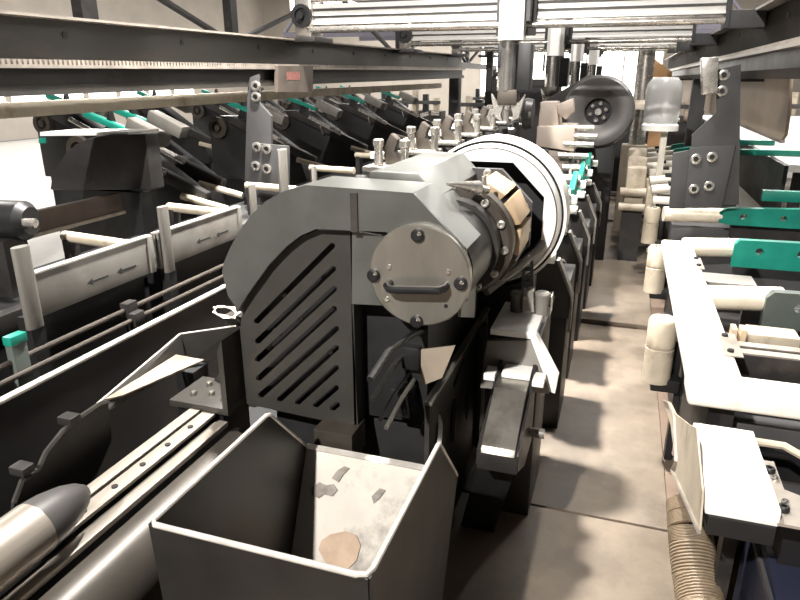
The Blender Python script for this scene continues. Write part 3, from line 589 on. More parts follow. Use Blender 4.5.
# ================================================================== RIGHT LOADING TABLE
tb = thing('loading_table', 'white framed loading table with cream cross bars right of the aisle', 'table', (.7, 2.4, 0))
mk('side_rail', 'white_frame', tb, (a_box, .29, .465, 2.18, 4.3, .692, .75, .02, None, 4))
mk('front_rail', 'white_frame', tb, (a_box, .285, 2.2, 2.10, 2.27, .688, .748, .02, None, 4))
mk('far_rail', 'white_frame', tb, (a_box, 2.05, 2.2, 2.2, 4.3, .66, .745, .03, None, 3))
for Yc, x1 in ((3.28, .78), (4.32, .8)): mk('cross_bar', 'cream_roll', tb, (a_tube, (.42, Yc - .04, .715), (x1, Yc + .05, .715), .058, None, 20))
def end_plate(Y0, m, par, x0, x1, zt, zb, holes=True):
    pts = [(x0, zt - .03), (x0 + .03, zt), (x1, zt + .02), (x1, zb), (x0, zb)]
    hs = [circ(x, (zt + zb)/2 + .02, .022, 12) for x in (x0 + .14, x0 + .36, x0 + .7)] if holes else []
    return mk('bar_holder', m, par, (a_prism, pts, 'Y', Y0 - .025, Y0 + .03, hs))
end_plate(3.25, 'green_grey', tb, .70, 2.05, .775, .60); end_plate(4.28, 'green', tb, .70, 2.0, .785, .62)
mk('lower_plate', 'bracket_grey', tb, (a_box, .66, 1.9, 3.5, 3.53, .35, .62), (a_box, .47, 1.9, 4.45, 4.48, .40, .64)); mk('inner_channel', 'dark_steel', tb, (a_box, .47, 2.05, 2.62, 2.66, .50, .69, .004), (a_box, .47, 2.05, 2.86, 2.90, .44, .63, .004))
mk('channel_lip', 'pale_steel', tb, (a_box, .47, 2.05, 2.615, 2.665, .69, .697), (a_box, .47, 2.05, 2.855, 2.905, .63, .637))
mk('belt_block', 'cream_bollard', tb, (a_box, .60, .80, 2.95, 3.08, .50, .66, .01)); mk('belt_block', 'wood', tb, (a_box, .53, .55, 2.93, 3.0, .5, .68), (a_box, .565, .585, 2.93, 3.0, .5, .68))
mk('slide_plate', 'panel_grey', tb, (a_box, .47, .78, 3.85, 4.05, .60, .625, .004), (a_box, .47, 1.9, 3.62, 3.68, .58, .64, .004))
mk('adjust_plate', 'pale_steel', tb, (a_box, .425, .49, 2.42, 2.66, .751, .757, .003), (a_box, .42, .475, 3.62, 3.86, .751, .757, .003))
for y in (2.46, 2.62, 3.68, 3.83): mk('adjust_bolt', 'black_paint', tb, (a_lathe, (.45, y, .757), (0, 0, 1), [(0, .012), (.008, .012), (.008, 0)], 10))
mk('table_apron', 'black_paint', tb, (a_box, .36, .40, 2.16, 4.25, .12, .66), (a_box, .36, 2.1, 2.2, 2.24, .12, .5)); mk('under_frame', 'dark_steel', tb, (a_box, .42, 2.1, 2.3, 4.2, .08, .34))
for x, y in ((.40, 2.2), (.40, 4.2), (2.1, 2.2), (2.1, 4.2)): mk('leg', 'dark_steel', tb, (a_box, x - .04, x + .04, y - .04, y + .04, 0, .68))
# bars in front of the table
t = thing('guide_rail', 'dark rounded guide bar over a pale strip in front of the white table', 'rail', (1.2, 2.0, .3))
q0 = PZ(718, 412, .60)
mk('guide_bar', 'bracket_grey', t, (a_box, q0.x, 2.2, q0.y - .03, q0.y + .03, .50, .60, .024, None, 4)); mk('pale_strip', 'cream_bollard', t, (a_box, q0.x - .05, 2.2, q0.y - .06, q0.y - .02, .47, .495, .004)); mk('rail_support', 'black_paint', t, (a_box, .9, 1.0, q0.y, q0.y + .05, 0, .5))

# green arms farther down the right side
def green_arm(Y, label, z=.80, xs=.34, xt=.72, xe=1.75, m='green'):
    t = thing('pipe_loader', label, 'loader arm', (xs, Y, 0), 'loading arms along the right side')
    mk('cross_bar', 'cream_roll', t, (a_tube, (xs, Y - .03, z - .055), (xt + .12, Y + .05, z - .055), .055, None, 18))
    mk('arm_plate', m, t, (a_prism, [(xt, z - .02), (xt + .05, z + .01), (xe, z + .05), (xe, z - .11), (xt + .05, z - .11), (xt, z - .09)], 'Y', Y - .02, Y + .045, [circ(x, z - .045, .022, 12) for x in (xt + .16, xt + .42)]))
    mk('arm_top', m, t, (a_box, xt + .3, xe + .5, Y + .2, Y + .26, z + .04, z + .12, .006))
    mk('arm_post', 'dark_steel', t, (a_box, xt + .1, xe, Y + .05, Y + .09, .0, z - .11)); mk('arm_base', 'bracket_grey', t, (a_box, xs + .08, xt + .3, Y + .12, Y + .32, .45, .64, .01))
    return t
ga = green_arm(5.22, 'green loading arm with cream bar right behind the white table')
def far_arm(Y, label):
    t = thing('pipe_loader', label, 'loader arm', (.4, Y, 0), 'white bar loaders along the right side')
    mk('cross_bar', 'white_frame', t, (a_tube, (.27, Y - .02, .80), (.62, Y + .04, .84), .04, None, 16)); mk('bar_end', 'green', t, (a_prism, [(.58, .80), (.60, .89), (.80, .93), (.84, .84), (.84, .78)], 'Y', Y - .02, Y + .05, {'b': .006}))
    mk('bar_shelf', 'white_frame', t, (a_box, .27, .56, Y + .10, Y + .30, .66, .70, .01)); mk('bar_stop', 'cream_bollard', t, (a_box, .24, .30, Y + .08, Y + .2, .60, .80, .015)); mk('bar_post', 'dark_steel', t, (a_box, .36, .80, Y + .1, Y + .2, 0, .66)); mk('bar_pin', 'black_paint', t, (a_box, .40, .46, Y - .03, Y + .06, .84, .87, .006))
    return t
fa = far_arm(6.0, 'white bar loader with green end, nearest behind the big bracket')
for i, lb in enumerate(['second', 'third', 'fourth', 'fifth', 'sixth', 'seventh']): dup(fa, (0, .55*(i+1), 0), 'white bar loader with green end, %s behind the big bracket' % lb)
# raised green strips beside the bracket
for (Y, z, x0, x1, lb) in ((6.65, 1.1, .98, 2.2, 'long green strip at the level of the bracket washers'), (7.7, 1.1, 1.06, 1.48, 'short green strip right of the bracket above the longer one')):
    t = thing('green_strip', lb, 'guide strip', ((x0+x1)/2, Y, 1.05)); mk('strip', 'green', t, (a_box, x0, x1, Y, Y + .06, z - .05, z, .006)); mk('strip_clip', 'dark_steel', t, (a_box, x0 + .3, x0 + .36, Y + .06, Y + .09, z - .05, z))
t = thing('sheet_cover', 'brown sheet panel hanging under the right gantry rail', 'panel', (1.0, 7.0, 1.2))
yn = PX(790, 120, 1.0).y
mk('sheet', 'brown_panel', t, (a_prism, [(yn + .12, 1.70), (17, 1.70), (17, 1.32), (yn + .05, 1.32), (yn - .02, 1.36), (yn, 1.50)], 'X', .98, 1.0)); mk('sheet_hanger', 'dark_steel', t, (a_box, .76, 1.0, yn + 1.0, yn + 1.06, 1.68, 1.70), (a_box, .76, 1.0, 12.0, 12.06, 1.68, 1.70)); mk('sheet_hem', 'pale_steel', t, (a_box, .975, 1.005, yn + .05, 17, 1.30, 1.32))
t = thing('bench', 'long bright white bench beyond the right gantry rail', 'bench', (2.6, 9.0, 0))
mk('bench_top', 'white_paint', t, (a_prism, [(1.28, 6.0), (4.5, 6.0), (4.5, 14), (1.28, 14)], 'Z', .99, 1.05)); mk('bench_front', 'black_paint', t, (a_box, 1.25, 1.28, 6.0, 14, .6, 1.04)); mk('bench_leg', 'dark_steel', t, *[(a_box, x, x + .08, y, y + .08, 0, .99) for x in (1.4, 4.2) for y in (6.3, 10, 13.6)])

# bollards
BL = [(664, 318, 'nearest cream roller bollard beside the white table'), (659, 246, 'second cream roller bollard from the front along the aisle'), (653, 207, 'third cream roller bollard from the front along the aisle'), (648, 184, 'farthest cream roller bollard along the aisle')]
b0 = None
for px, py, lb in BL:
    q = PZ(px, py, .70)
    if b0 is None:
        b0 = thing('roller_bollard', lb, 'bollard', (q.x, q.y, 0), 'roller bollards along the aisle'); base = Vector((q.x, q.y, 0))
        mk('roller', 'cream_bollard', b0, (a_lathe, (q.x, q.y, .40), (0, 0, 1), [(0, 0), (0, .062), (.16, .062), (.163, .059), (.17, .059), (.173, .062), (.285, .062), (.30, .054), (.30, .035), (.296, .03), (.296, 0)], 28))
        mk('cap', 'chrome', b0, (a_lathe, (q.x, q.y, .697), (0, 0, 1), [(0, .03), (.006, .028), (.006, 0)], 16)); mk('side_bracket', 'black_paint', b0, (a_box, q.x + .03, q.x + .10, q.y + .05, q.y + .45, .42, .58, .006), (a_box, q.x - .02, q.x + .10, q.y - .04, q.y + .06, .36, .42, .006), (a_box, q.x + .085, q.x + .115, q.y, q.y + .06, 0, .40))
    else: dup(b0, Vector((q.x, q.y, 0)) - base, lb)

# white box, clip plate, hose and sheets at bottom right
t = thing('sensor_box', 'white box on a dark base at the lower right', 'box', (.38, 1.77, .0))
mk('box_lid', 'white_paint', t, (a_box, .292, .46, 1.56, 1.97, .655, .70, .006)); mk('box_base', 'black_paint', t, (a_box, .30, .455, 1.555, 1.95, .60, .655, .004)); mk('box_stand', 'dark_steel', t, (a_box, .42, .46, 1.9, 1.96, 0, .60))
pl = mk('clip_plate', 'pale_steel', t, (a_prism, [(.455, 1.56), (.54, 1.56), (.54, 1.70), (.50, 1.72), (.50, 1.86), (.455, 1.86)], 'Z', .66, .668))
bolts(pl, [(.478, 1.80, .668), (.478, 1.62, .668)], (0, 0, 1), .015, .014, 'black_paint'); bolts(pl, [(.485, 1.76, .668), (.488, 1.65, .668)], (0, 0, 1), .010, .012, 'chrome', 'nut')
mk('guard_sheet', 'cream_bollard', t, (a_prism, yz([(664, 401), (670, 402), (676, 414), (690, 425), (697, 428), (703, 492), (700, 530), (672, 472), (676, 465), (671, 425)], .285), 'X', .283, .288)); mk('guard_edge', 'pale_steel', t, (a_path, [PX(664, 401, .28), PX(669, 403, .28), PX(674, 418, .28), PX(676, 462, .28), PX(672, 470, .28), PX(699, 532, .28)], .006, 6))
bm = bmesh.new(); hp = [Vector(v) for v in ((.35, 2.17, .27), (.352, 2.12, .25), (.355, 2.08, .23), (.36, 2.04, .20), (.375, 1.95, .14), (.39, 1.86, .10), (.41, 1.70, .085), (.43, 1.5, .08))]
n = 70; rp = []
for i in range(n + 1):
    s = i/n*(len(hp) - 1); k = min(int(s), len(hp) - 2); f = s - k; rp.append(hp[k].lerp(hp[k+1], f))
for i in range(n):
    d = (rp[i+1] - rp[i]); a_lathe(bm, rp[i], d, [(0, .062), (d.length*.25, .074), (d.length*.7, .074), (d.length, .062)], 16)
tag(link('flexible_hose', bm, 'hose', None), 'ribbed brown flexible hose lying below the white box', 'hose')
t = thing('cable_cover', 'navy blue cover in the bottom right corner', 'cover', (.62, 1.9, 0)); mk('cover_body', 'navy', t, (a_prism, [(1.55, .0), (1.55, .40), (1.75, .44), (2.0, .40), (2.0, .0)], 'X', .50, .95, {'b': .01})); mk('cover_edge', 'bracket_grey', t, (a_box, .49, .50, 1.55, 2.0, .38, .40))
t = thing('pipe_bracket', 'dark bent pipe bracket with bolts right of the white box', 'bracket', (.62, 1.9, .3)); mk('bracket_strap', 'cream_bollard', t, (a_path, [(.47, 1.98, .66), (.55, 1.98, .66), (.62, 1.92, .65), (.63, 1.75, .64), (.60, 1.55, .64)], .012, 8)); mk('bracket_pipe', 'bare_steel', t, (a_tube, (.66, 2.0, .58), (.66, 1.5, .58), .03)); mk('bracket_body', 'black_paint', t, (a_box, .52, .9, 1.72, 1.95, .42, .56)); bolts(t, [(.60, 1.88, .60), (.58, 1.74, .60)], (0, 0, 1), .018, .03, 'silver')

# ================================================================== LEFT FOREGROUND
# slide rail with curved cover
t = thing('slide_rail', 'pale aluminium slide rail with bolts left of the scrap bin', 'rail', (-1.2, 1.2, 0))
z0 = .62
mk('rail_strip', 'alu', t, (a_box, -1.315, -1.275, .45, 1.66, z0, z0 + .012, .003)); mk('bolt_strip', 'alu', t, (a_box, -1.265, -1.215, .45, 1.66, z0 - .004, z0 + .008, .002)); mk('rail_strip', 'alu_dark', t, (a_box, -1.205, -1.185, .45, 1.64, z0 - .03, z0 - .01, .002))
mk('rail_strip', 'alu', t, (a_box, -1.175, -1.14, .45, 1.62, z0 - .005, z0 + .012, .003)); mk('rail_body', 'black_paint', t, (a_box, -1.33, -1.12, .45, 1.66, .1, z0 - .03))
for i in range(8): mk('rail_bolt', 'dark_steel', t, (a_lathe, (-1.24, .75 + i*.115, z0 + .008), (0, 0, 1), [(0, .009), (.004, .009), (.004, 0)], 10))
cov = [(-1.125, z0 - .012), (-1.09, z0 - .004), (-1.05, z0 - .02), (-1.015, z0 - .06), (-1.0, z0 - .12), (-1.0, .05), (-1.008, .05), (-1.008, z0 - .12), (-1.022, z0 - .064), (-1.055, z0 - .028), (-1.09, z0 - .014), (-1.125, z0 - .022)]
tag(mk('curved_cover', 'cover_steel', None, (a_prism, cov, 'Y', .45, 1.60)), 'rounded steel cover between the slide rail and the bin', 'cover')
# bullet nosed cylinder
q = Vector((-1.20, .955, .71))
t = thing('nose_cylinder', 'bullet nosed steel cylinder at the lower left', 'cylinder', (-1.2, .7, .62))
mk('barrel', 'alu', t, (a_lathe, (-1.2, .36, .715), (0, 1, 0), [(0, 0), (0, .066), (.36, .066), (.365, .061), (.375, .061), (.38, .066), (.56, .066), (.56, 0)], 32)); mk('nose', 'disc_grey', t, (a_lathe, (-1.2, .92, .715), (0, 1, 0), [(0, 0), (0, .066), (.05, .061), (.10, .049), (.135, .034), (.155, .018), (.16, 0)], 32)); mk('cylinder_saddle', 'dark_steel', t, (a_box, -1.25, -1.15, .5, .6, .62, .65))
# flange foot of the machine
t = thing('bolted_bracket', 'grey bent foot bracket with bolts left of the slotted guard', 'bracket', (-1.25, 1.75, .55))
mk('foot_plate', 'slot_steel', t, (a_box, -1.40, -1.165, 1.66, 1.86, .625, .65, .004)); mk('foot_web', 'slot_steel', t, (a_prism, [(-1.185, .65), (-1.165, .65), (-1.165, .90), (-1.185, .86)], 'Y', 1.66, 1.86)); mk('foot_gusset', 'slot_steel', t, (a_prism, [(-1.34, .65), (-1.185, .65), (-1.185, .84)], 'Y', 1.84, 1.86)); bolts(t, [(-1.34, 1.72, .65), (-1.28, 1.74, .65), (-1.33, 1.80, .65), (-1.22, 1.72, .65)], (0, 0, 1), .011, .014, 'bare_steel', 'bolt', False); mk('foot_post', 'black_paint', t, (a_box, -1.38, -1.2, 1.68, 1.84, 0, .625))
# hook plate
hk = yz([(14, 505), (22, 480), (38, 470), (46, 452), (62, 432), (72, 426), (82, 416), (100, 404), (108, 402), (112, 440), (60, 560), (10, 560)], -1.42)
t = thing('hook_plate', 'dark edge plate with two lugs left of the slide rail', 'plate', (-1.42, 1.2, 0)); mk('plate_body', 'dark_steel', t, (a_prism, hk, 'X', -1.43, -1.42)); mk('plate_edge', 'slot_steel', t, (a_path, [PX(x, y, -1.425) for x, y in ((14, 503), (22, 481), (38, 470), (46, 452), (62, 432), (82, 416), (100, 404), (108, 402))], .008, 6)); mk('lug', 'dark_steel', t, *[(a_box, -1.46, -1.41, PX(x, y, -1.425).y - .02, PX(x, y, -1.425).y + .02, PX(x, y, -1.425).z - .01, PX(x, y, -1.425).z + .014, .004) for x, y in ((25, 470), (72, 420))]); mk('plate_base', 'black', t, (a_box, -1.47, -1.42, .6, 1.5, 0, .35))
# tray
t = thing('sheet_tray', 'angled sheet tray holding a pale lit strip left of the machine', 'tray', (-1.6, 1.9, .4))
a, b, c, d = PZ(97, 404, .70), PZ(180, 334, .72), PZ(236, 326, .72), PZ(205, 360, .62)
d0 = Vector((0, 0, -.10))
mk('tray_side', 'slot_steel', t, (a_quad, [a, b, b + Vector((.02, 0, -.13)), a + Vector((.02, 0, -.03))])); mk('tray_back', 'slot_steel', t, (a_quad, [b, c, c + Vector((0, 0, -.13)), b + Vector((.02, 0, -.13))]))
mk('tray_bottom', 'bright_sheet', t, (a_quad, [PZ(104, 401, .70), PZ(176, 356, .665), PZ(204, 361, .655), PZ(122, 397, .685)])); mk('tray_rim', 'lit_rim_steel', t, (a_path, [a, b, c], .004, 6)); mk('tray_stand', 'black', t, (a_box, b.x - .0, b.x + .08, b.y - .05, b.y + .05, 0, .58))
t = thing('wire_bundle', 'loose pale wire loop behind the tray', 'wire', PZ(230, 312, .76)); pts = [PZ(210 + 14*math.cos(i*.9)*(1 - .3*(i % 2)) + 16, 312 + 6*math.sin(i*.9 + .4*(i % 3)), .74 + .02*math.sin(i*1.7)) for i in range(15)]; mk('wire', 'cream_roll', t, (a_path, pts, .004, 6)); mk('wire_clip', 'dark_steel', t, (a_box, pts[0].x - .06, pts[0].x + .06, pts[0].y - .03, pts[0].y + .03, .3, .73))
# black trough panel with bright top edge
t = thing('trough_panel', 'long black panel with a bright top edge on the left', 'panel', (-1.75, 1.8, 0)); mk('panel_sheet', 'black', t, (a_box, -1.765, -1.75, .1, 3.6, 0.0, .745)); mk('panel_edge', 'lit_rim_steel', t, (a_box, -1.77, -1.742, .1, 3.6, .745, .757, .003)); mk('panel_floor', 'black', t, (a_box, -1.75, -1.55, .1, 3.6, 0, .04))
# rods
for z, x, lb in ((.80, -1.87, 'thin brown guide rod behind the black panel, upper one'), (.76, -1.84, 'thin brown guide rod behind the black panel, lower one')):
    t = thing('long_rod', lb, 'rod', (x, 1.9, 0), 'brown guide rods'); mk('rod', 'cast_iron', t, (a_tube, (x, .9, z), (x, 3.4, z), .010, None, 10)); mk('rod_clamp', 'dark_steel', t, (a_box, x - .02, x + .02, 2.02, 2.08, z - .03, z + .03, .004), (a_box, x - .02, x + .02, 1.32, 1.36, z - .02, z + .03, .004)); mk('rod_stand', 'black', t, (a_box, x - .01, x + .01, 2.03, 2.07, 0, z - .02), (a_box, x - .01, x + .01, 3.0, 3.04, 0, z - .01))
# side panels with arrows and posts
LX = -2.0
def side_panel(y0, y1, label, arrow_y):
    t = thing('marked_guard', label, 'panel', (LX, (y0+y1)/2, .0), 'conveyor side panels on the left'); mk('panel_plate', 'panel_grey', t, (a_box, LX - .012, LX, y0, y1, .855, 1.02, .002)); mk('panel_lip', 'lit_rim_steel', t, (a_box, LX - .03, LX + .004, y0, y1, 1.02, 1.027)); mk('panel_end', 'panel_grey', t, (a_box, LX - .02, LX + .01, y1 - .03, y1, .855, 1.025, .003), (a_box, LX - .02, LX + .006, y0, y0 + .012, .855, 1.025, .003))
    zc = .915
    for s in (0, .17): mk('arrow_mark', 'ink', t, (a_prism, [(arrow_y + s, zc), (arrow_y + s + .03, zc + .014), (arrow_y + s + .03, zc + .004), (arrow_y + s + .12, zc + .004), (arrow_y + s + .12, zc - .004), (arrow_y + s + .03, zc - .004), (arrow_y + s + .03, zc - .014)], 'X', LX, LX + .0015))
    mk('panel_frame', 'black_paint', t, (a_box, LX - .1, LX - .03, y0 + .02, y1 - .05, .0, .85)); return t
side_panel(1.70, 2.39, 'grey conveyor side panel with arrow marks, nearer one', 1.98); side_panel(2.43, 3.14, 'grey conveyor side panel with arrow marks, farther one', 2.72)
def gpost(px, py, label, X=LX, w=.055, h=.5):
    q = PX(px, py, X); t = thing('guide_post', label, 'post', (q.x, q.y, 0), 'flat guide posts on the left conveyor'); mk('post', 'post_grey', t, (a_prism, [(q.x + .012 + w*.35*math.cos(a*math.pi/6), q.y + w*.62*math.sin(a*math.pi/6)) for a in range(12)], 'Z', .83, q.z, {'b': .006})); mk('post_base', 'black', t, (a_box, q.x - .02, q.x + .025, q.y - .03, q.y + .03, 0, .83)); return t
gpost(17, 246, 'grey guide post at the near end of the arrow panels', w=.06); gpost(160, 206, 'grey guide post between the two arrow panels'); gpost(250, 184, 'grey guide post at the far end of the arrow panels', w=.05); gpost(280, 149, 'wide grey guide post right of the left bracket', w=.075); gpost(312, 166, 'grey guide post just above the machine hood', w=.045)
t = thing('green_post', 'short dark post with green tip at the left edge', 'post', (-1.85, 1.35, 0)); q = PX(18, 338, -1.85); mk('post', 'green_grey', t, (a_box, -1.88, -1.85, q.y - .03, q.y + .03, 0, q.z - .02, .003)); mk('tip', 'green', t, (a_box, -1.883, -1.845, q.y - .033, q.y + .033, q.z - .02, q.z + .012, .004))
# left conveyor body, cross tubes and brown rail
t = thing('conveyor', 'dark conveyor frame with pale cross tubes behind the arrow panels', 'conveyor', (-2.6, 3.0, 0)); mk('conveyor_body', 'black_paint', t, (a_box, -2.75, -2.15, .6, 9.5, .02, .80)); mk('conveyor_rim', 'dark_steel', t, (a_box, -2.2, -2.14, .6, 9.5, .78, .86, .005))
for y in (1.2, 2.28, 3.05, 3.9, 4.9, 5.9, 6.9): mk('cross_tube', 'cream_bollard', t, (a_tube, (-2.45, y + .06, 1.0), (-2.032, y, 1.0), .026, None, 14)); mk('tube_stay', 'dark_steel', t, (a_box, -2.44, -2.4, y + .03, y + .09, .8, .99))
mk('brown_bar', 'brown_rail', t, (a_box, -2.85, -2.80, 1.6, 3.14, .93, 1.06, .006)); mk('bar_strip', 'cream_bollard', t, (a_box, -2.80, -2.785, 1.7, 3.14, .935, .955, .003)); mk('bar_foot', 'dark_steel', t, *[(a_box, -2.86, -2.8, y, y + .06, .8, .94) for y in (1.8, 3.0)])

# dark loader units with green strips, left side
def loader(X, Y, label, dz=0.0, s=1.0):
    t = thing('loader_unit', label, 'loader', (X, Y, 0), 'loader units on the left')
    mk('body_plate', 'black_paint', t, (a_prism, [(X - .55*s, .75), (X - .55*s, 1.18 + dz), (X - .42*s, 1.36 + dz), (X - .1*s, 1.36 + dz), (X + .42*s, 1.02 + dz), (X + .5*s, .75)], 'Y', Y, Y + .16, {'b': .012}))
    mk('tilt_arm', 'dark_steel', t, (a_prism, [(X - .3*s, 1.30 + dz), (X - .24*s, 1.36 + dz), (X + .62*s, 1.0 + dz), (X + .60*s, .93 + dz)], 'Y', Y - .06, Y, {'b': .006}))
    mk('green_strip', 'green', t, (a_box, X - .36*s, X + .02*s, Y - .03, Y + .03, 1.42 + dz, 1.46 + dz, .006, Matrix.Rotation(.32, 3, 'Y')))
    mk('ram', 'silver', t, (a_tube, (X - .05*s, Y - .09, 1.30 + dz), (X + .33*s, Y - .09, 1.13 + dz), .022, None, 10)); mk('ram_body', 'post_grey', t, (a_box, X + .0*s, X + .3*s, Y - .04, Y + .06, 1.34 + dz, 1.43 + dz, .01, Matrix.Rotation(.4, 3, 'Y')))
    mk('wheel', 'cast_iron', t, (a_lathe, (X - .42*s, Y - .01, 1.25 + dz), (0, -1, 0), [(0, .10), (.05, .10), (.05, .06), (.02, .055), (.02, .03), (.06, .03), (.06, 0)], 20))
    mk('fin', 'black_paint', t, (a_prism, [(X - .22*s, 1.34 + dz), (X - .16*s, 1.52 + dz), (X - .12*s, 1.34 + dz)], 'Y', Y, Y + .05)); mk('roller', 'cream_bollard', t, (a_tube, (X + .45*s, Y - .1, .98 + dz), (X + .78*s, Y - .06, .90 + dz), .024, None, 12)); mk('stand', 'black_paint', t, (a_box, X - .5*s, X + .4*s, Y + .02, Y + .14, 0, .76)); mk('hand_lever', 'chrome', t, (a_tube, (X + .1*s, Y - .06, 1.12 + dz), (X + .1*s, Y - .12, 1.2 + dz), .012, None, 8))
    return t
u0 = loader(-3.35, 4.15, 'black loader unit with green strip left of the left bracket')
for x, y, z, lb in ((.0, 1.55, 0, 'black loader unit with green strip just right of the left bracket'), (.05, 2.75, 0, 'black loader unit with green strip, third along the left rail'), (.1, 4.1, .03, 'black loader unit with green strip, fourth along the left rail'), (.1, 5.5, .05, 'black loader unit with green strip, farthest along the left rail'), (.10, -.35, -.03, 'black loader unit with green strip, nearest, right of the drive hood')): dup(u0, (x, y, z), lb)
for i, n_ in enumerate(('nearest', 'second', 'third', 'fourth', 'fifth', 'sixth', 'farthest')): dup(u0, (-1.35 - .1*i, .75 + 1.35*i, .06), 'black loader unit in the back row on the left, %s one' % n_)
# large dark hood at far left
t = thing('drive_hood', 'large dark rounded drive hood with a pale top at far left', 'hood', (-3.2, 3.2, 0))
hp_ = xz([(50, 190), (52, 172), (68, 150), (86, 139), (110, 134), (145, 134), (152, 190)], 3.2); mk('hood_shell', 'dark_steel', t, (a_prism, hp_, 'Y', 3.2, 3.32, {'b': .01})); mk('hood_lid', 'white_paint', t, (a_prism, xz([(40, 132), (128, 132), (128, 135), (40, 136)], 3.22), 'Y', 3.22, 3.5)); mk('hood_stand', 'black_paint', t, (a_box, hp_[0][0] + .1, hp_[-1][0] - .1, 3.21, 3.31, 0, 1.05)); mk('green_tag', 'green', t, (a_prism, xz([(40, 138), (46, 138), (46, 143), (40, 143)], 3.2), 'Y', 3.19, 3.2))
t = thing('drive_motor', 'black round motor end at the left edge', 'motor', PX(5, 235, -2.45)); q = PX(8, 222, -2.45); mk('motor_shell', 'black_paint', t, (a_lathe, (q.x - .25, q.y, q.z), (1, .15, 0), [(0, 0), (0, .075), (.02, .085), (.30, .085), (.33, .06), (.33, 0)], 24)); mk('motor_shaft', 'silver', t, (a_tube, (q.x + .08, q.y + .01, q.z), (q.x + .13, q.y + .02, q.z), .02)); mk('motor_foot', 'dark_steel', t, (a_box, q.x - .2, q.x + .02, q.y - .06, q.y + .06, .8, q.z - .07))
# dark frame at the far end of the left rail
t = thing('safety_frame', 'dark framed gate at the far end of the left rail', 'frame', (-1.9, 10.9, 0)); mk('frame_post', 'dark_steel', t, (a_box, -2.2, -2.1, 10.9, 11.0, 0, 2.3)); mk('frame_post', 'dark_steel', t, (a_box, -1.1, -1.0, 10.9, 11.0, 0, 2.3)); mk('frame_bar', 'dark_steel', t, (a_box, -2.1, -1.1, 10.92, 10.98, 1.6, 1.7), (a_tube, (-2.1, 10.95, 1.7), (-1.6, 10.95, 2.2), .025)); mk('frame_panel', 'bracket_grey', t, (a_box, -2.1, -1.1, 10.94, 10.96, .6, 1.6))

# lattice girder behind the left rail
GX = -3.4
t = thing('lattice_girder', 'dark lattice girder above and behind the left gantry rail', 'girder', (GX, 8.0, 1.9))
yb = PX(232, 36, GX).y; yt0 = PX(158, -4, GX).y; zt = PX(158, -4, GX).z; half = yb - yt0
mk('bottom_chord', 'dark_steel', t, (a_box, GX - .05, GX + .05, 0.5, 18.0, 1.92, 2.03)); mk('top_chord', 'dark_steel', t, (a_box, GX - .05, GX + .05, 0.5, 18.0, zt + .35, zt + .46))
k = (zt + .4 - 2.0)/(zt - 2.0)*half
for i in range(-1, 8):
    y = yb + i*2*k
    for sg in (-1, 1):
        ya = y + sg*k
        if ya > .5 and y > .5 and max(y, ya) < 18: mk('strut', 'dark_steel', t, (a_prism, [(y - .05, 2.0), (y + .05, 2.0), (ya + .05, zt + .38), (ya - .05, zt + .38)], 'X', GX - .03, GX + .03))
    if y > .5: mk('upright', 'dark_steel', t, (a_box, GX - .04, GX + .04, y - .05, y + .05, 2.0, zt + .38))
yy = PX(85, 10, GX).y; mk('upright', 'dark_steel', t, (a_box, GX - .04, GX + .04, yy - .07, yy + .07, 2.0, zt + .38))
mk('girder_post', 'dark_steel', t, (a_box, GX - .07, GX + .07, 17.8, 17.95, 0, 1.95)); mk('girder_post', 'dark_steel', t, (a_box, GX - .07, GX + .07, .5, .65, 0, 1.95))

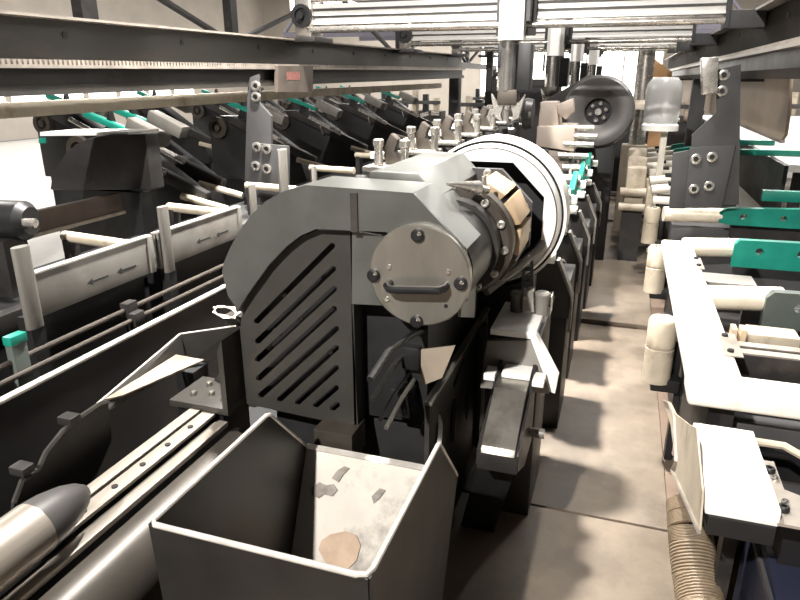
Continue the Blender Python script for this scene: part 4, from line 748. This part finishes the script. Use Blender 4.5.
# dark racks beyond the end of the aisle
def rack(X, Y, label, w=1.5, h=1.45):
    t = thing('tube_rack', label, 'rack', (X, Y, 0), 'racks beyond the aisle')
    mk('rack_body', 'dark_steel', t, (a_box, X - w/2, X + w/2, Y, Y + .5, 0, h - .45, .02))
    for i in range(6):
        x = X - w/2 + .12 + i*(w - .24)/5
        mk('upright', 'cream_bollard' if i % 2 else 'black_paint', t, (a_box, x - .05, x + .05, Y - .03, Y + .2, h - .5, h - .08*(i % 3), .015)); mk('tube', 'silver' if i % 3 else 'brown_rail', t, (a_tube, (x - .06, Y - .12, h - .55 + .06*(i % 2)), (x + .12, Y - .10, h - .5), .05, None, 12))
    mk('rack_bar', 'bracket_grey', t, (a_box, X - w/2, X + w/2, Y - .05, Y + .02, h - .3, h - .22, .01)); return t
r0 = rack(-.9, 13.4, 'dark tube rack straight behind the big disc')
for dx_, dy_, lb in ((-1.9, .6, 'dark tube rack left of the one behind the disc'), (-3.9, 1.6, 'dark tube rack far left beyond the left rail'), (1.9, .9, 'dark tube rack behind the plastic hopper'), (3.9, 1.8, 'dark tube rack beyond the right rail'), (.4, 4.2, 'dark tube rack near the back window'), (-2.4, 5.0, 'dark tube rack near the back window, left one')): dup(r0, (dx_, dy_, 0), lb)

# clamp units on the far side of the bed
def clamp(X, Y, label):
    t = thing('clamp_unit', label, 'clamp', (X, Y, 0), 'clamp units along the machine bed')
    mk('clamp_base', 'dark_steel', t, (a_box, X - .10, X + .10, Y, Y + .22, .625, 1.26, .012)); mk('clamp_plate', 'silver', t, (a_box, X - .13, X + .09, Y - .03, Y + .16, 1.26, 1.285, .005))
    for s_ in (-1, 1): mk('clamp_pin', 'silver', t, (a_lathe, (X + s_*.07, Y + .05, 1.285), (0, 0, 1), [(0, .022), (.09, .022), (.095, .028), (.125, .028), (.13, .02), (.13, 0)], 14))
    mk('clamp_jaw', 'cast_iron', t, (a_prism, [(X - .05, 1.285), (X - .06, 1.36), (X - .02, 1.44), (X + .02, 1.41), (X + .0, 1.35), (X + .05, 1.285)], 'Y', Y + .09, Y + .15, {'b': .006})); mk('clamp_cap', 'white_paint', t, (a_box, X - .16, X - .04, Y + .16, Y + .24, 1.30, 1.335, .006)); mk('clamp_rod', 'chrome', t, (a_tube, (X - .18, Y + .02, 1.22), (X + .16, Y + .02, 1.22), .016, None, 10))
    return t
c0 = clamp(-1.10, 3.1, 'silver and dark clamp unit left of the guard ring, nearest one')
for i, n_ in enumerate(('second', 'third', 'fourth', 'fifth', 'sixth', 'farthest')): dup(c0, (.015*(i+1), .50*(i+1), .03 + .012*i), 'silver and dark clamp unit on the bed left of the guard ring, %s one' % n_)
